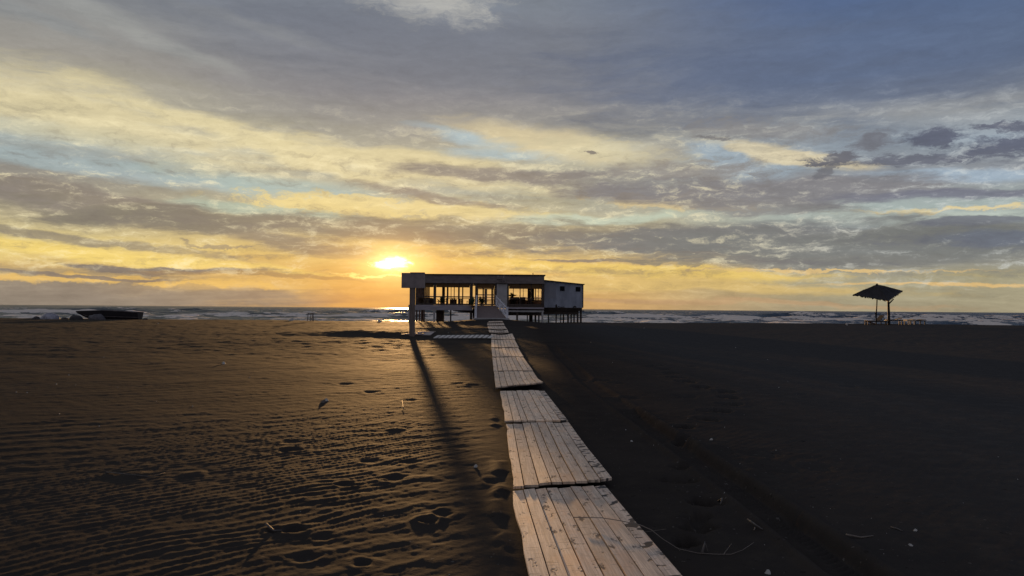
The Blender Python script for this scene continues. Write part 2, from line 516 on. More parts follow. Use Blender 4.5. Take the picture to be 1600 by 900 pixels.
def sand(x, y):
    """land() plus undulations, wind ripples, footprints and the tyre track."""
    z = land(x, y)
    d = np.hypot(x, y)
    wl = np.interp(y, cl_y, cl_x)
    off = x - wl                                         # distance to the right of the walkway's middle
    calm = sstep(0.35, 1.1, np.abs(off)) * 1.0           # the walkway lies on levelled sand
    calm = np.where(y > 78, 1.0, np.maximum(calm, 0.04))
    z = z + calm * (0.07 * fbm(x / 9, y / 9, 5, 3) * sstep(6, 25, d) + 0.009 * fbm(x / 1.7, y / 1.7, 9, 4))
    left = 1 - sstep(-0.3, 1.6, off)
    # wind ripples, crest lines running away to the right
    wx = x + 0.16 * fbm(x / .9, y / .9, 21, 3) + .30 * fbm(x / 3.1, y / 3.1, 22, 2)
    wy = y + 0.16 * fbm(x / .9, y / .9, 31, 3) + .30 * fbm(x / 3.1, y / 3.1, 32, 2)
    ph = (-0.72 * wx + 0.69 * wy) / 0.108
    tri = np.abs((ph % 1.0) - 0.36) ; tri = np.where((ph % 1) < .36, (ph % 1) / .36, 1 - ((ph % 1) - .36) / .64)
    ripple = tri ** 2.6 * (1 + .6 * fbm(x / .23, y / .23, 45, 2))
    pat = 0.35 + 0.65 * sstep(-0.22, 0.22, fbm(x / 2.3, y / 2.3, 41, 3))
    far = 1 - sstep(8.5, 17, d)
    lee = 0.45 + 0.55 * sstep(2.0, 0.6, np.abs(off) * 0 + sstep(0, 1, -off * 0.4 + .2) * -1 + 1)
    z = z + calm * far * pat * ripple * (0.0030 + 0.0030 * left)
    ph2 = (-0.50 * wx + 0.87 * wy) / 0.41
    z = z + calm * (1 - sstep(20, 42, d)) * (0.5 + 0.5 * np.sin(2 * math.pi * ph2)) ** 2 * (0.001 + 0.0035 * left) * (0.4 + 1.2 * np.clip(fbm(x / 2.9, y / 2.9, 51, 2) + .3, 0, 1))
    z = z + calm * 0.0055 * fbm(x / .14, y / .14, 61, 3, .65) * (.9 + .1 * left) * (1 - sstep(14, 30, d))
    z = z + calm * 0.036 * fbm(x / 0.55, y / 0.9, 71, 3, .6) * sstep(10, 34, d) * (0.5 + .5 * left)
    # footprints with pushed-up rims
    for p, r, h in PRINTS:
        m = (np.abs(x - p.x) < 4 * r) & (np.abs(y - p.y) < 4 * r)
        if not m.any(): continue
        e = np.hypot((x[m] - p.x) / r, (y[m] - p.y) / (r * 1.25)) + 0.5 * fbm(x[m] / .09, y[m] / .09, 81, 2)
        z[m] += (-(.34 if p.x < .3 else 2.6) * h * np.exp(-(e * 1.35) ** 4) + 0.10 * h * np.exp(-((e - 1.25) / .35) ** 2)) * np.minimum(1, calm[m] * 1.5)
    m = (x > 0.3) & (y < 36) & (x < 14)
    b, al, sd_ = seg_dist(x[m], y[m], TRACK)
    prof = -0.028 * sstep(.19, .13, b) + 0.014 * np.exp(-((b - .23) / .05) ** 2)
    tread = 0.007 * sstep(.13, .10, b) * np.sin(2 * math.pi * (al + np.abs(sd_) * .6) / .075) * (1 - sstep(6, 10, y[m]))
    z[m] += (prof + tread) * np.where(y[m] < 12, 2.8, 1.2)
    # sand drifted against the walkway's left edge
    z = z + 0.022 * np.exp(-((off + .56) / .07) ** 2) * sstep(-.05, .25, fbm(x / .5, y / .5, 91, 3)) * (1 - sstep(9, 14, y)) * sstep(1, 3, y)
    return z


def grid_mesh(name, radii, angs, zf, mat, attr=None):
    """One sheet: rings of points round the camera's foot, finest where it is looked at most closely."""
    Rr, A = np.meshgrid(radii, angs, indexing='ij')
    x, y = Rr * np.sin(A), Rr * np.cos(A)
    z = zf(x.ravel(), y.ravel()).reshape(x.shape)
    n, m = x.shape
    co = np.stack([x, y, z], -1).reshape(-1, 3)
    i = np.arange(n - 1)[:, None] * m; j = np.arange(m - 1)[None, :]
    q = np.stack([i + j, i + j + 1, i + m + j + 1, i + m + j], -1).reshape(-1, 4)[:, ::-1]
    me = bpy.data.meshes.new(name)
    me.vertices.add(len(co)); me.vertices.foreach_set('co', co.ravel())
    me.loops.add(q.size); me.loops.foreach_set('vertex_index', q.ravel().astype(np.int32))
    me.polygons.add(len(q)); me.polygons.foreach_set('loop_start', np.arange(0, q.size, 4, dtype=np.int32))
    me.polygons.foreach_set('use_smooth', np.ones(len(q), bool))
    if attr is not None:
        a = me.attributes.new(attr[0], 'FLOAT', 'POINT')
        a.data.foreach_set('value', attr[1](x.ravel(), y.ravel()).astype(np.float32))
    me.materials.append(mat)
    me.update(calc_edges=True); me.validate()
    o = bpy.data.objects.new(name, me)
    COL.objects.link(o)
    return o


# ------------------------------------------------------------------ materials
MATS = {}


def material(name):
    m = bpy.data.materials.new(name); m.use_nodes = True
    MATS[name] = m
    t = m.node_tree; b = t.nodes['Principled BSDF']
    return m, G(t), b


def coords(q, kind='Object'):
    n = q.t.nodes.new('ShaderNodeTexCoord'); return n.outputs[kind]


def bump(q, b, h, strength, dist):
    n = q.t.nodes.new('ShaderNodeBump'); n.inputs['Strength'].default_value = strength; n.inputs['Distance'].default_value = dist
    q.put(n.inputs['Height'], h); q.put(b.inputs['Normal'], n.outputs[0])


def paint(name, c, c2=None, rough=.7, sc=6.0, bumpd=0.004, stretch=(1, 1, 1), spec=.4):
    """Weathered paint or wood: two tones in a stretched noise, faint relief."""
    m, q, b = material(name)
    v = q.mapping(coords(q), sc=stretch)
    n = q.noise(v, sc, 5, .62)
    c2 = c2 or tuple(x * .62 for x in c)
    q.put(b.inputs['Base Color'], q.mix(q.smooth(n, .36, .66), c2, c))
    b.inputs['Roughness'].default_value = rough
    b.inputs['Specular IOR Level'].default_value = spec
    bump(q, b, n, .5, bumpd)
    return m


# dark volcanic sand
m_sand, q, b = material('dark_sand')
v = coords(q)
sx_ = q.sep(v)[1]
n1 = q.noise(v, .35, 5, .6); n2 = q.noise(v, 3.0, 5, .65); n3 = q.noise(v, 190.0, 2, .6)
c = q.mix(q.smooth(n1, .35, .65), (.030, .0258, .023), (.039, .0332, .029))
c = q.mix(q.smooth(n2, .42, .72), c, (.040, .034, .029))
c = q.mix(q.smooth(q.sub(q.sep(v)[0], q.mul(q.sep(v)[1], .02)), .2, 7.0), c, q.mix(q.smooth(n2, .42, .72), (.050, .049, .0485), (.061, .0595, .058)))   # neutral grey of the shaded side painted into the sand east of the walkway
n4 = q.noise(v, 11.0, 3, .55)
c = q.mix(q.mul(q.smooth(n4, .66, .72), .55), c, (.014, .012, .011))      # bits of weed and dark grit
c = q.mix(q.mul(q.smooth(q.noise(q.mapping(v, loc=(7, 3, 0)), 23.0, 2, .5), .70, .74), .7), c, (.12, .11, .10))   # shell grit
c = q.mix(q.smooth(n3, .60, .78), c, (.075, .064, .053))
q.put(b.inputs['Base Color'], c)
b.inputs['Roughness'].default_value = .85
east = q.sub(q.sep(v)[0], q.mul(q.sep(v)[1], .02))
q.put(b.inputs['Specular IOR Level'], q.smooth(east, -.8, 1.0, .008, .0))
hgt = q.add(q.mul(q.noise(v, 70.0, 3, .6), .35), q.add(q.mul(q.noise(v, 9.0, 5, .65), .9), q.mul(q.noise(q.mapping(v, rot=(0, 0, .9), sc=(2.0, 4.5, 1)), 1.0, 4, .6), q.smooth(sx_, 8, 22, 0.0, 3.2))))
sx = q.sep(v)
rip = q.smooth(q.sub(sx[0], q.mul(sx[1], -.012)), .9, -.4, .7, 1.0)      # the wind has rippled the sand left of the walkway, the right side lies smooth
rip = q.mul(rip, q.smooth(sx[1], 34, 75, 1.0, .3))
bump(q, b, q.mul(hgt, rip), .6, .007)

rad_s = [0.4, 0.8, 1.3, 1.8, 2.4, 3.0]
while rad_s[-1] < 135: rad_s.append(rad_s[-1] * (1.0042 if 4 < rad_s[-1] < 12 else 1.0065))
rad_s += [160, 220, 400, 900, 2500, 8000, 30000]
fine = np.radians(np.linspace(-41, 41, 820))
ang_s = np.concatenate([np.radians(np.linspace(-180, -42, 70)), fine, np.radians(np.linspace(42, 180, 70))])


def sand_z(x, y):
    z = sand(x, y)
    return np.where(y < -20, 0.0, z)


prop(grid_mesh('sand', np.array(rad_s), ang_s, sand_z, m_sand), kind='structure')

# ------------------------------------------------------------------ the sea
m_sea, q, b = material('sea_water')
v = coords(q)
at_ = q.t.nodes.new('ShaderNodeAttribute'); at_.attribute_name = 'foam'
lace = q.add(q.mul(q.noise(q.mapping(v, sc=(.35, .9, 1)), 1.0, 6, .7), 1.0), q.mul(q.noise(q.mapping(v, sc=(1.3, 1.1, 1)), 1.0, 4, .7), .5))
foam = q.smooth(q.add(q.mul(at_.outputs['Fac'], 1.0), q.mul(q.sub(lace, .75), 2.6)), .55, .80)
q.put(b.inputs['Base Color'], q.mix(foam, (.030, .040, .046), (.70, .61, .52)))
q.put(b.inputs['Roughness'], q.smooth(foam, 0, 1, .42, .85))
b.inputs['IOR'].default_value = 1.33
w = q.add(q.mul(q.noise(q.mapping(v, sc=(.10, .28, 1)), 1.0, 5, .62), 1.6), q.mul(q.noise(q.mapping(v, sc=(.8, 1.7, 1)), 1.0, 5, .66), .35))
bump(q, b, w, 1.0, .38)

BREAK = [(121, .16, 3), (129, .22, 4), (139, .32, 4), (152, .55, 5), (171, .75, 6), (200, .95, 7), (236, 1.0, 8), (290, .9, 9)]


def chop(x, y):
    return fbm(x / 6.5 + .3 * y / 9, y / 10, 211, 5, .55)


def breakers(x, y):
    h = np.zeros_like(x); f = np.zeros_like(x)
    for k, (y0, amp, wd) in enumerate(BREAK):
        cy = y0 + 9 * fbm(x / 60 + 3 * k, x * 0 + k * 7.3, 101 + k, 3) + 2 * fbm(x / 9, x * 0 + k * 2.7, 131 + k, 2)
        gate = sstep(-.12, .22, fbm(x / 34 + k * 11, x * 0 + k * 3.1, 151 + k, 2) + (.12 if k < 5 else -.10))
        t = (y - cy) / wd
        prof = np.where(t < 0, np.exp(-(t / .32) ** 2), np.exp(-(t / 1.1) ** 2))
        h += 1.3 * amp * prof * (.25 + .75 * gate)
        f = np.maximum(f, gate * np.exp(-((t + .12) / .42) ** 2) * 1.15)
        f = np.maximum(f, gate * .44 * sstep(-4.2, -.4, t) * sstep(.3, -.2, t) * (1.0 if k < 6 else .4))
    f = np.maximum(f, (.30 + .7 * fbm(x / 26, y / 7, 171, 3)) * (1 - sstep(138, 190, y)))
    ch = chop(x, y)
    f = np.maximum(f * (.55 + 1.3 * np.clip(ch + .25, 0, 1)), sstep(.10, .30, ch) * 1.0 * (1 - sstep(150, 300, y)))
    f = f * (1 - sstep(160, 205, y) * (.75 - .30 * sstep(5, 40, x)))
    f = np.maximum(f, sstep(.30, .48, ch) * .8 * (1 - sstep(300, 900, y)))
    caps = fbm(x / 9, y / 26, 201, 4)
    f = np.maximum(f, sstep(.30, .48, caps) * .62 * (1 - sstep(500, 1500, y)))
    return h, f


def sea_z(x, y):
    d = np.hypot(x, y)
    h, _ = breakers(x, y)
    rs = np.random.RandomState(4)
    z = np.zeros_like(x)
    for k in range(14):
        lam = rs.uniform(9, 46); a = .011 * lam ** .75; th = rs.uniform(-.5, .5)
        z += a * np.sin(2 * math.pi * (x * math.sin(th) + y * math.cos(th)) / lam + rs.uniform(0, 6.28)) * (1 - sstep(lam * 12, lam * 40, d))
    return SEA + h * sstep(100, 125, d) + z * sstep(110, 170, d) * .8 + chop(x, y) * np.interp(d, [108, 124, 220, 900, 3000], [.1, .45, .60, .60, 0])


rad_w = [92.0]
while rad_w[-1] < 330: rad_w.append(rad_w[-1] * 1.0032)
while rad_w[-1] < 1400: rad_w.append(rad_w[-1] * 1.0075)
while rad_w[-1] < 40000: rad_w.append(rad_w[-1] * 1.02)
ang_w = np.concatenate([np.radians(np.linspace(-88, -41, 30)), np.radians(np.linspace(-40, 40, 620)), np.radians(np.linspace(41, 88, 30))])
prop(grid_mesh('sea', np.array(rad_w), ang_w, sea_z, m_sea, ('foam', lambda x, y: breakers(x, y)[1])), kind='structure')


# ------------------------------------------------------------------ walkway of boarded panels
def wood_uv(name, c, c2, worn=False, rough=.66, spec=.9):
    """Weathered boards: grain runs along the u axis of each board (metres), knots, nail rows and dirt."""
    m, q, b = material(name)
    uv = q.t.nodes.new('ShaderNodeUVMap').outputs[0]
    grain = q.noise(q.mapping(uv, sc=(2.2, 70, 1)), 1.0, 5, .65, 1.2)
    ring = q.noise(q.mapping(uv, sc=(.8, 16, 1)), 1.0, 3, .5, 2.0)
    blot = q.noise(q.mapping(uv, sc=(5, 9, 1)), 1.0, 5, .7)
    soil = q.noise(q.mapping(uv, sc=(1.3, 3.0, 1)), 1.0, 5, .65)
    cross = q.noise(q.mapping(uv, sc=(38, 5, 1)), 1.0, 3, .6)
    col = q.mix(q.smooth(grain, .40, .62), c2, c)
    col = q.mix(q.mul(q.smooth(ring, .55, .62), .35), col, tuple(x * .5 for x in c2))
    col = q.mix(q.mul(q.smooth(soil, .46, .68), .55), col, tuple(x * .55 for x in c))
    col = q.mix(q.mul(q.smooth(q.noise(q.mapping(uv, sc=(2.1, 4.0, 1)), 1.0, 4, .6), .50, .66), .5), col, tuple(a * b_ for a, b_ in zip(c, (.86, .66, .50))))
    rnd = q.t.nodes.new('ShaderNodeObjectInfo').outputs['Random']
    sh = q.smooth(rnd, 0, 1, .80, 1.10, 'LINEAR')
    cc_ = q.t.nodes.new('ShaderNodeCombineColor')
    for i_ in range(3): q.put(cc_.inputs[i_], sh)
    col = q.mix(1.0, col, cc_.outputs[0], 'MULTIPLY')
    stain = q.smooth(blot, .57, .645)
    col = q.mix(q.mul(stain, .85), col, (.045, .036, .03))
    col = q.mix(q.mul(q.smooth(cross, .60, .68), .6), col, (.13, .10, .08))
    hole = stain
    if worn:                                            # rotten, sand-filled patches along this board
        hole = q.smooth(q.noise(q.mapping(uv, sc=(11, 7, 1)), 1.0, 2, .5), .55, .60)
        col = q.mix(hole, col, (.035, .03, .026))
    q.put(b.inputs['Base Color'], col)
    q.put(b.inputs['Roughness'], q.smooth(q.add(q.mul(soil, .6), q.mul(hole, .5)), .2, .8, rough - .06, rough + .30))
    b.inputs['Specular IOR Level'].default_value = spec
    bump(q, b, q.add(q.add(q.mul(grain, .7), q.mul(cross, .3)), q.mul(hole, -.8)), .6, .0018)
    return m


m_board = wood_uv('weathered_board', (.84, .64, .46), (.56, .42, .30))
m_board_w = wood_uv('rotten_edge_board', (.74, .58, .45), (.49, .385, .29), True)
m_batten = paint('batten_wood', (.16, .13, .11))


def plank(c00, c10, c01, c11, s0, s1, lift, mat, parent, seed, thick=.022, n=10, zf=None, rag=0.0):
    """One board between the fractions s0..s1 across a panel given by its four corners."""
    r = random.Random(seed)
    v, f, uvs = [], [], []
    L = ((c01 + c11) / 2 - (c00 + c10) / 2).length
    W = (c10 - c00).length * (s1 - s0)
    e0, e1 = r.uniform(-.004, .006), r.uniform(-.006, .004)
    dz, tilt = r.uniform(-.005, .006), r.uniform(-.004, .004)
    ou, ov = r.uniform(0, 50), r.uniform(0, 50)
    for i in range(n + 1):
        t = e0 + (1 + e1 - e0) * i / n
        for s in (s0, s1):
            ss = s
            if rag and s == s0: ss += rag * max(0, r.gauss(0, .5))
            p = (c00 * (1 - ss) + c10 * ss) * (1 - t) + (c01 * (1 - ss) + c11 * ss) * t
            z = (zf(p.x, p.y) if zf else 0) + lift(t, s) + dz + (tilt if s == s0 else -tilt) + .004 * math.sin(5 * t + seed)
            v.append((p.x, p.y, z)); v.append((p.x, p.y, z - thick))
            uvs.append((ou + t * L, ov + (0 if s == s0 else W))); uvs.append((ou + t * L, ov + (0 if s == s0 else W)))
    for i in range(n):
        a = 4 * i; b_ = a + 4
        f += [(a, a + 2, b_ + 2, b_), (a + 1, b_ + 1, b_ + 3, a + 3), (a, b_, b_ + 1, a + 1), (a + 2, a + 3, b_ + 3, b_ + 2)]
    f += [(0, 1, 3, 2), (4 * n, 4 * n + 2, 4 * n + 3, 4 * n + 1)]
    org = parent.location
    me = bpy.data.meshes.new('plank')
    me.from_pydata([(x - org.x, y - org.y, z - org.z) for x, y, z in v], [], f)
    ul = me.uv_layers.new(name='UVMap')
    for lp in me.loops: ul.data[lp.index].uv = uvs[lp.vertex_index]
    me.materials.append(mat); me.update()
    o = bpy.data.objects.new('plank', me); COL.objects.link(o); o.parent = parent
    return o


zl = lambda x, y: float(land(x, y))
PLAB = ['widest wooden walkway panel nearest the camera, crossed by a dry reed',
        'weathered walkway panel second from the camera, its left boards lit orange',
        'walkway panel third from the camera, its left edge chipped and sunlit',
        'walkway panel whose raised near end leaves a dark gap above the sand',
        'walkway panel just past the one with the raised near end',
        'walkway panel with dark holes at the right corner, sixth from the camera',
        'walkway panel just before the slatted side path, seventh from the camera',
        'walkway panel at the right end of the slatted side path',
        'walkway panel just past the slatted side path, near the foot of the mound',
        'bright walkway panel on the lower slope of the sand mound',
        'short walkway panel high on the sand mound, second from the top end',
        'topmost and smallest walkway panel, just below the entrance ramp']
for i, (a, b_, c_, d_) in enumerate(PG):
    ctr = (a + b_ + c_ + d_) / 4
    t = thing('walkway_panel', PLAB[i], 'walkway panel', (ctr.x, ctr.y, zl(ctr.x, ctr.y)), 'boarded panels of the beach walkway')
    nb = 8
    rt = [(.0, .0), (.018, .038), (.02, .02), (.05, .10), (.01, .02), (.01, .015), (.02, .01), (.02, .02), (.06, .05), (.05, .05), (.05, .04), (.05, .05)][i]
    lift = lambda tt, s, rt=rt: .052 + max(0, 1 - tt * 2.2) * (rt[0] * (1 - s) + rt[1] * s)
    rs = random.Random(i)
    xs = [0] + [k + rs.uniform(-.12, .12) for k in range(1, nb)] + [nb]
    gap = .045 if i < 4 else .06
    for k in range(nb):
        plank(a, b_, c_, d_, (xs[k] + gap) / nb, (xs[k + 1] - gap) / nb, lift, m_board_w if k == nb - 1 and i < 3 else m_board, t, i * 31 + k, zf=zl,
              rag=.02 if (k == 0 and i < 4) else 0)
    for s in (.04, .5, .96):
        p0 = (a * (1 - s) + c_ * s); p1 = (b_ * (1 - s) + d_ * s)
        z0, z1 = zl(p0.x, p0.y) + lift(s, 0) - .036, zl(p1.x, p1.y) + lift(s, 1) - .036
        MB().bar((p0.x + .02, p0.y, z0), (p1.x - .02, p1.y, z1), .06, .022).build('batten', m_batten, t)

# slatted side path to the left, lying on the little scarp
pl = [ground(676, 530.6), ground(767, 531.0)]
t = thing('slatted_path', 'pale slatted roll-out path lying left of the walkway towards the post', 'path', ((pl[0].x + pl[1].x) / 2, pl[0].y + .6, zl((pl[0].x + pl[1].x) / 2, pl[0].y + .6)))
y0 = (pl[0].y + pl[1].y) / 2 + .1
m_slat = paint('pale_slat', (.62, .58, .52), (.46, .43, .39), sc=9)
x = pl[0].x
while x < pl[1].x - .1:
    pts = [(x + .03, y0), (x + .20, y0), (x + .36, y0 + .55), (x + .19, y0 + .55)]
    z = [zl(*p) + (.09 if j < 2 else .17) for j, p in enumerate(pts)]
    MB().hexa([(p[0], p[1], z[j] - .03) for j, p in enumerate(pts)] + [(p[0], p[1], z[j]) for j, p in enumerate(pts)]).build('slat', m_slat, t)
    x += .245
for yy, zo in ((.12, .07), (.45, .125)):
    MB().bar((pl[0].x + .05, y0 + yy, zl(pl[0].x, y0 + yy) + zo - .005), (pl[1].x - .05, y0 + yy, zl(pl[1].x, y0 + yy) + zo - .005), .05, .03).build('rail', m_batten, t)

# ------------------------------------------------------------------ post with its board, and the pallet behind it
m_post = paint('grey_brown_timber', (.20, .15, .125), (.12, .09, .075), sc=3, stretch=(4, 4, .6))
m_boardp = paint('board_plywood', (.27, .22, .21), (.20, .165, .16), sc=2.0)
pb = ground(643.5, 526)
YP = pb.y
z_t, z_b = at(645, 426.6, YP).z, at(645, 450, YP).z
t = thing('sign_post', 'tall timber post with a wide boxed board on top, seen from behind', 'post', (pb.x, pb.y, pb.z))
xa, xb = at(640, 500, YP).x, at(648.2, 500, YP).x
MB().box(xa, xb, YP - .12, YP + .12, pb.z - .4, z_b).build('post', m_post, t)
bx0, bx1 = at(628, 440, YP).x, at(663.5, 440, YP).x
tmp = MB().box(bx0, bx1, YP - .16, YP - .135, z_b, z_t).box(bx0, bx1, YP + .135, YP + .16, z_b, z_t)
tmp.box(bx0, bx0 + .025, YP - .135, YP + .135, z_b, z_t).box(bx1 - .025, bx1, YP - .135, YP + .135, z_b, z_t)
tmp.build('board', m_boardp, t)
MB().box(bx0 + .45, bx1, YP - .18, YP + .18, z_t + .002, z_t + .03).build('capping', m_post, t)
MB().box(bx0 + .15, bx0 + .20, YP - .17, YP - .162, z_b + .05, z_t - .05).build('cover_strip', m_boardp, t)
MB().box(bx1 - .55, bx1 - .51, YP - .17, YP - .162, z_b + .03, z_t - .03).build('cover_strip', m_boardp, t)
p0, p1 = ground(625, 526), ground(658, 526)
t = thing('wooden_pallet', 'low pale wooden pallet lying on the sand behind the post', 'pallet', ((p0.x + p1.x) / 2, p0.y + 1.2, zl(p0.x, p0.y + 1.2)))
m_pal = paint('pallet_wood', (.42, .36, .33), (.30, .25, .23), sc=5)
for k in range(7):
    y_ = p0.y + .35 + k * .26
    zz_ = zl(p0.x, p0.y) + .12 + k * .018
    MB().box(p0.x + k * .14, p1.x + .1 + k * .07, y_, y_ + .24, zz_ - .03, zz_).build('slat', m_pal, t)
for s in (.1, .5, .95):
    xx = p0.x + (p1.x - p0.x) * s + .4 * (1 - s)
    MB().box(xx, xx + .08, p0.y + .4, p0.y + 2.1, zl(xx, p0.y + .4) - .1, zl(xx, p0.y + .4) + .11).build('runner', m_batten, t)
p0, p1 = ground(660, 525.5), ground(671, 525.5)
t = thing('loose_board', 'broken pale board tilted on the sand right of the post', 'board', (p0.x, p0.y, zl(p0.x, p0.y)))
MB().hexa([(p0.x, p0.y, p0.z + .06), (p0.x + .42, p0.y, p0.z + .05), (p1.x + .1, p0.y + 1.4, p0.z + .16), (p1.x - .2, p0.y + 1.4, p0.z + .17),
           (p0.x, p0.y, p0.z + .09), (p0.x + .42, p0.y, p0.z + .08), (p1.x + .1, p0.y + 1.4, p0.z + .19), (p1.x - .2, p0.y + 1.4, p0.z + .20)]).build('panel', m_pal, t)
MB().box(p0.x + .1, p0.x + .2, p0.y + .3, p0.y + 1.2, p0.z - .05, p0.z + .075).build('foot', m_batten, t)

# ------------------------------------------------------------------ beach bar on piles
YF, YB = 76.0, 87.5                       # front and back of the bar
fx = lambda px: at(px, 478, YF).x
fz = lambda py, px=745: at(px, py, YF).z
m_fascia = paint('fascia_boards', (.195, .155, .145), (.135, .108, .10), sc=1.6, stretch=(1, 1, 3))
m_trim = paint('dark_roof_edge', (.03, .024, .022))
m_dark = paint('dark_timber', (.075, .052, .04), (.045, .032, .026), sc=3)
m_pile = paint('brown_pile', (.17, .105, .075), (.10, .064, .048), sc=3)
m_white = paint('white_painted_wood', (.74, .73, .76), (.58, .57, .60), sc=5, rough=.55)
m_pale = paint('pale_panel', (.40, .38, .37), (.33, .31, .30), sc=2)
m_beam = paint('grey_floor_beam', (.36, .32, .34), (.28, .245, .26), sc=2, stretch=(.6, 1, 4))
m_blind, q, b = material('rolled_blind')
q.put(b.inputs['Base Color'], (.22, .12, .045)); b.inputs['Roughness'].default_value = .9
b.inputs['Transmission Weight'].default_value = 0.0
tr = q.t.nodes.new('ShaderNodeBsdfTranslucent'); tr.inputs[0].default_value = (.26, .13, .04, 1)
ms = q.t.nodes.new('ShaderNodeMixShader'); ms.inputs[0].default_value = .45
q.t.links.new(b.outputs[0], ms.inputs[1]); q.t.links.new(tr.outputs[0], ms.inputs[2])
q.t.links.new(ms.outputs[0], q.t.nodes['Material Output'].inputs[0])

xl, xr = fx(649.5), fx(850)
zt, zfb, zo, zr, zw, zd0, zd1 = fz(428.6), fz(442.8), fz(449.4), fz(464), fz(476), fz(477), fz(485)
z_under = fz(489)
gz = lambda x, y: zl(x, y) - .5
bar = thing('beach_bar', 'long flat-roofed wooden beach bar on piles with open glazed front', 'beach bar', ((xl + xr) / 2, (YF + YB) / 2, zl((xl + xr) / 2, 80)))
# roof and fascia
MB().box(xl - .1, xr + .12, YF - .35, YB + .3, zt - .10, zt).build('roof', m_trim, bar)
fa = MB().box(xl, xr, YF - .25, YF - .17, zfb, zt - .104).box(xl, xl + .08, YF - .166, YB, zfb, zt - .104)
fa.box(xr - .08, xr, YF - .166, YB, zfb, zt - .104).box(xl + .084, xr - .084, YB, YB + .08, zfb + .1, zt - .104)
fas = fa.build('fascia', m_fascia, bar)
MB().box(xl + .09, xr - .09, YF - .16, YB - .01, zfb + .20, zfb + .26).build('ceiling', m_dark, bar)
for px in (690, 735, 776, 812):
    x_ = fx(px); MB().box(x_, x_ + .03, YF - .262, YF - .252, zfb + .01, zt - .11).build('cover_strip', m_fascia, bar)
MB().box(fx(638.5), fx(738), YF - .2, YF - .1, zd1, zd0).build('floor_beam', m_beam, bar)
MB().box(fx(794), xr, YF - .2, YF - .1, fz(482.2), fz(479.6)).build('floor_beam', m_beam, bar)
MB().box(fx(790), xr, YF - .1, YF, fz(487), fz(484.4)).build('lower_beam', m_pale, bar)
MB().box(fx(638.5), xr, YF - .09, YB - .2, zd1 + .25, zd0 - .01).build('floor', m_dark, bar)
for k in range(5):
    y_ = YF + 1 + k * 2.4
    MB().box(fx(790), xr, y_, y_ + .14, fz(492.5), zd1 + .24).build('joist', m_dark, bar)
MB().hexa([(fx(706), YF + 1.5, fz(486)), (fx(738), YF + 1.5, fz(489.6)), (fx(738), YF + 1.64, fz(489.6)), (fx(706), YF + 1.64, fz(486)),
           (fx(706), YF + 1.5, fz(484.8)), (fx(738), YF + 1.5, fz(484.8)), (fx(738), YF + 1.64, fz(484.8)), (fx(706), YF + 1.64, fz(484.8))]).build('brace', m_dark, bar)
# front posts, rails and sills (left bay, door bay, right bay)
for p0_, p1_ in ((649.5, 652), (677.2, 681.4), (733.8, 738.6), (742.2, 745.4), (772.6, 776), (792.2, 795), (846.6, 849.6)):
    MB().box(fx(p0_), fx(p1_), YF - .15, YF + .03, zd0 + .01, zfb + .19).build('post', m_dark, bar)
for px in (664, 699.5, 717.5, 812.2, 829.8):
    MB().box(fx(px) - .035, fx(px) + .035, YF - .12, YF - .02, zw + .08, zfb + .19).build('mullion', m_dark, bar)
for a_, b_ in ((652, 677.2), (681.4, 733.8), (795, 846.6)):
    zr_ = zr if a_ < 700 else fz(466.4)
    MB().box(fx(a_), fx(b_), YF - .11, YF - .03, zr_ - .05, zr_ + .05).build('rail', m_dark, bar)
    MB().box(fx(a_), fx(b_), YF - .11, YF - .03, zw - .06, zw + .09).build('sill', m_dark, bar)
for a_, b_ in ((652.3, 663.5), (664.6, 676.9), (681.7, 699), (700, 717), (718, 733.5)):
    MB().box(fx(a_), fx(b_), YF - .075, YF - .06, zo, zfb + .19).build('blind', m_blind, bar)
MB().box(fx(795.3), fx(846.3), YF - .075, YF - .06, fz(450.8), zfb + .19).build('blind', m_blind, bar)
MB().box(fx(745.6), fx(772.4), YF - .075, YF - .06, fz(450.4), zfb + .19).build('blind', m_blind, bar)
# double doors
for a_, b_ in ((745.6, 758.2), (759.6, 772.4)):
    x0, x1 = fx(a_), fx(b_); zt_ = fz(450.6)
    dr = MB().box(x0, x0 + .09, YF - .07, YF - .02, zd0 + .02, zt_).box(x1 - .09, x1, YF - .07, YF - .02, zd0 + .02, zt_)
    dr.box(x0 + .09, x1 - .09, YF - .07, YF - .02, zd0 + .02, zd0 + .14).box(x0 + .09, x1 - .09, YF - .07, YF - .02, zt_ - .09, zt_)
    dr.box(x0 + .09, x1 - .09, YF - .07, YF - .02, fz(461.3), fz(459.9))
    do = dr.build('door', m_dark, bar)
    hx = x1 - .05 if a_ < 750 else x0 + .05
    MB().bar((hx, YF - .1, zd0 + 1.0), (hx, YF - .1, zd0 + 1.16), .025, .025, up=(0, 1, 0)).build('handle', m_white, do, org=bar.location)
MB().box(fx(758.2) + .004, fx(759.6) - .004, YF - .09, YF - .01, zd0 + .02, fz(450.6)).build('door_post', m_dark, bar)
MB().box(fx(776), fx(792.2), YF - .14, YF - .06, zd0 - .2, zfb + .01).build('wall_panel', m_pale, bar)
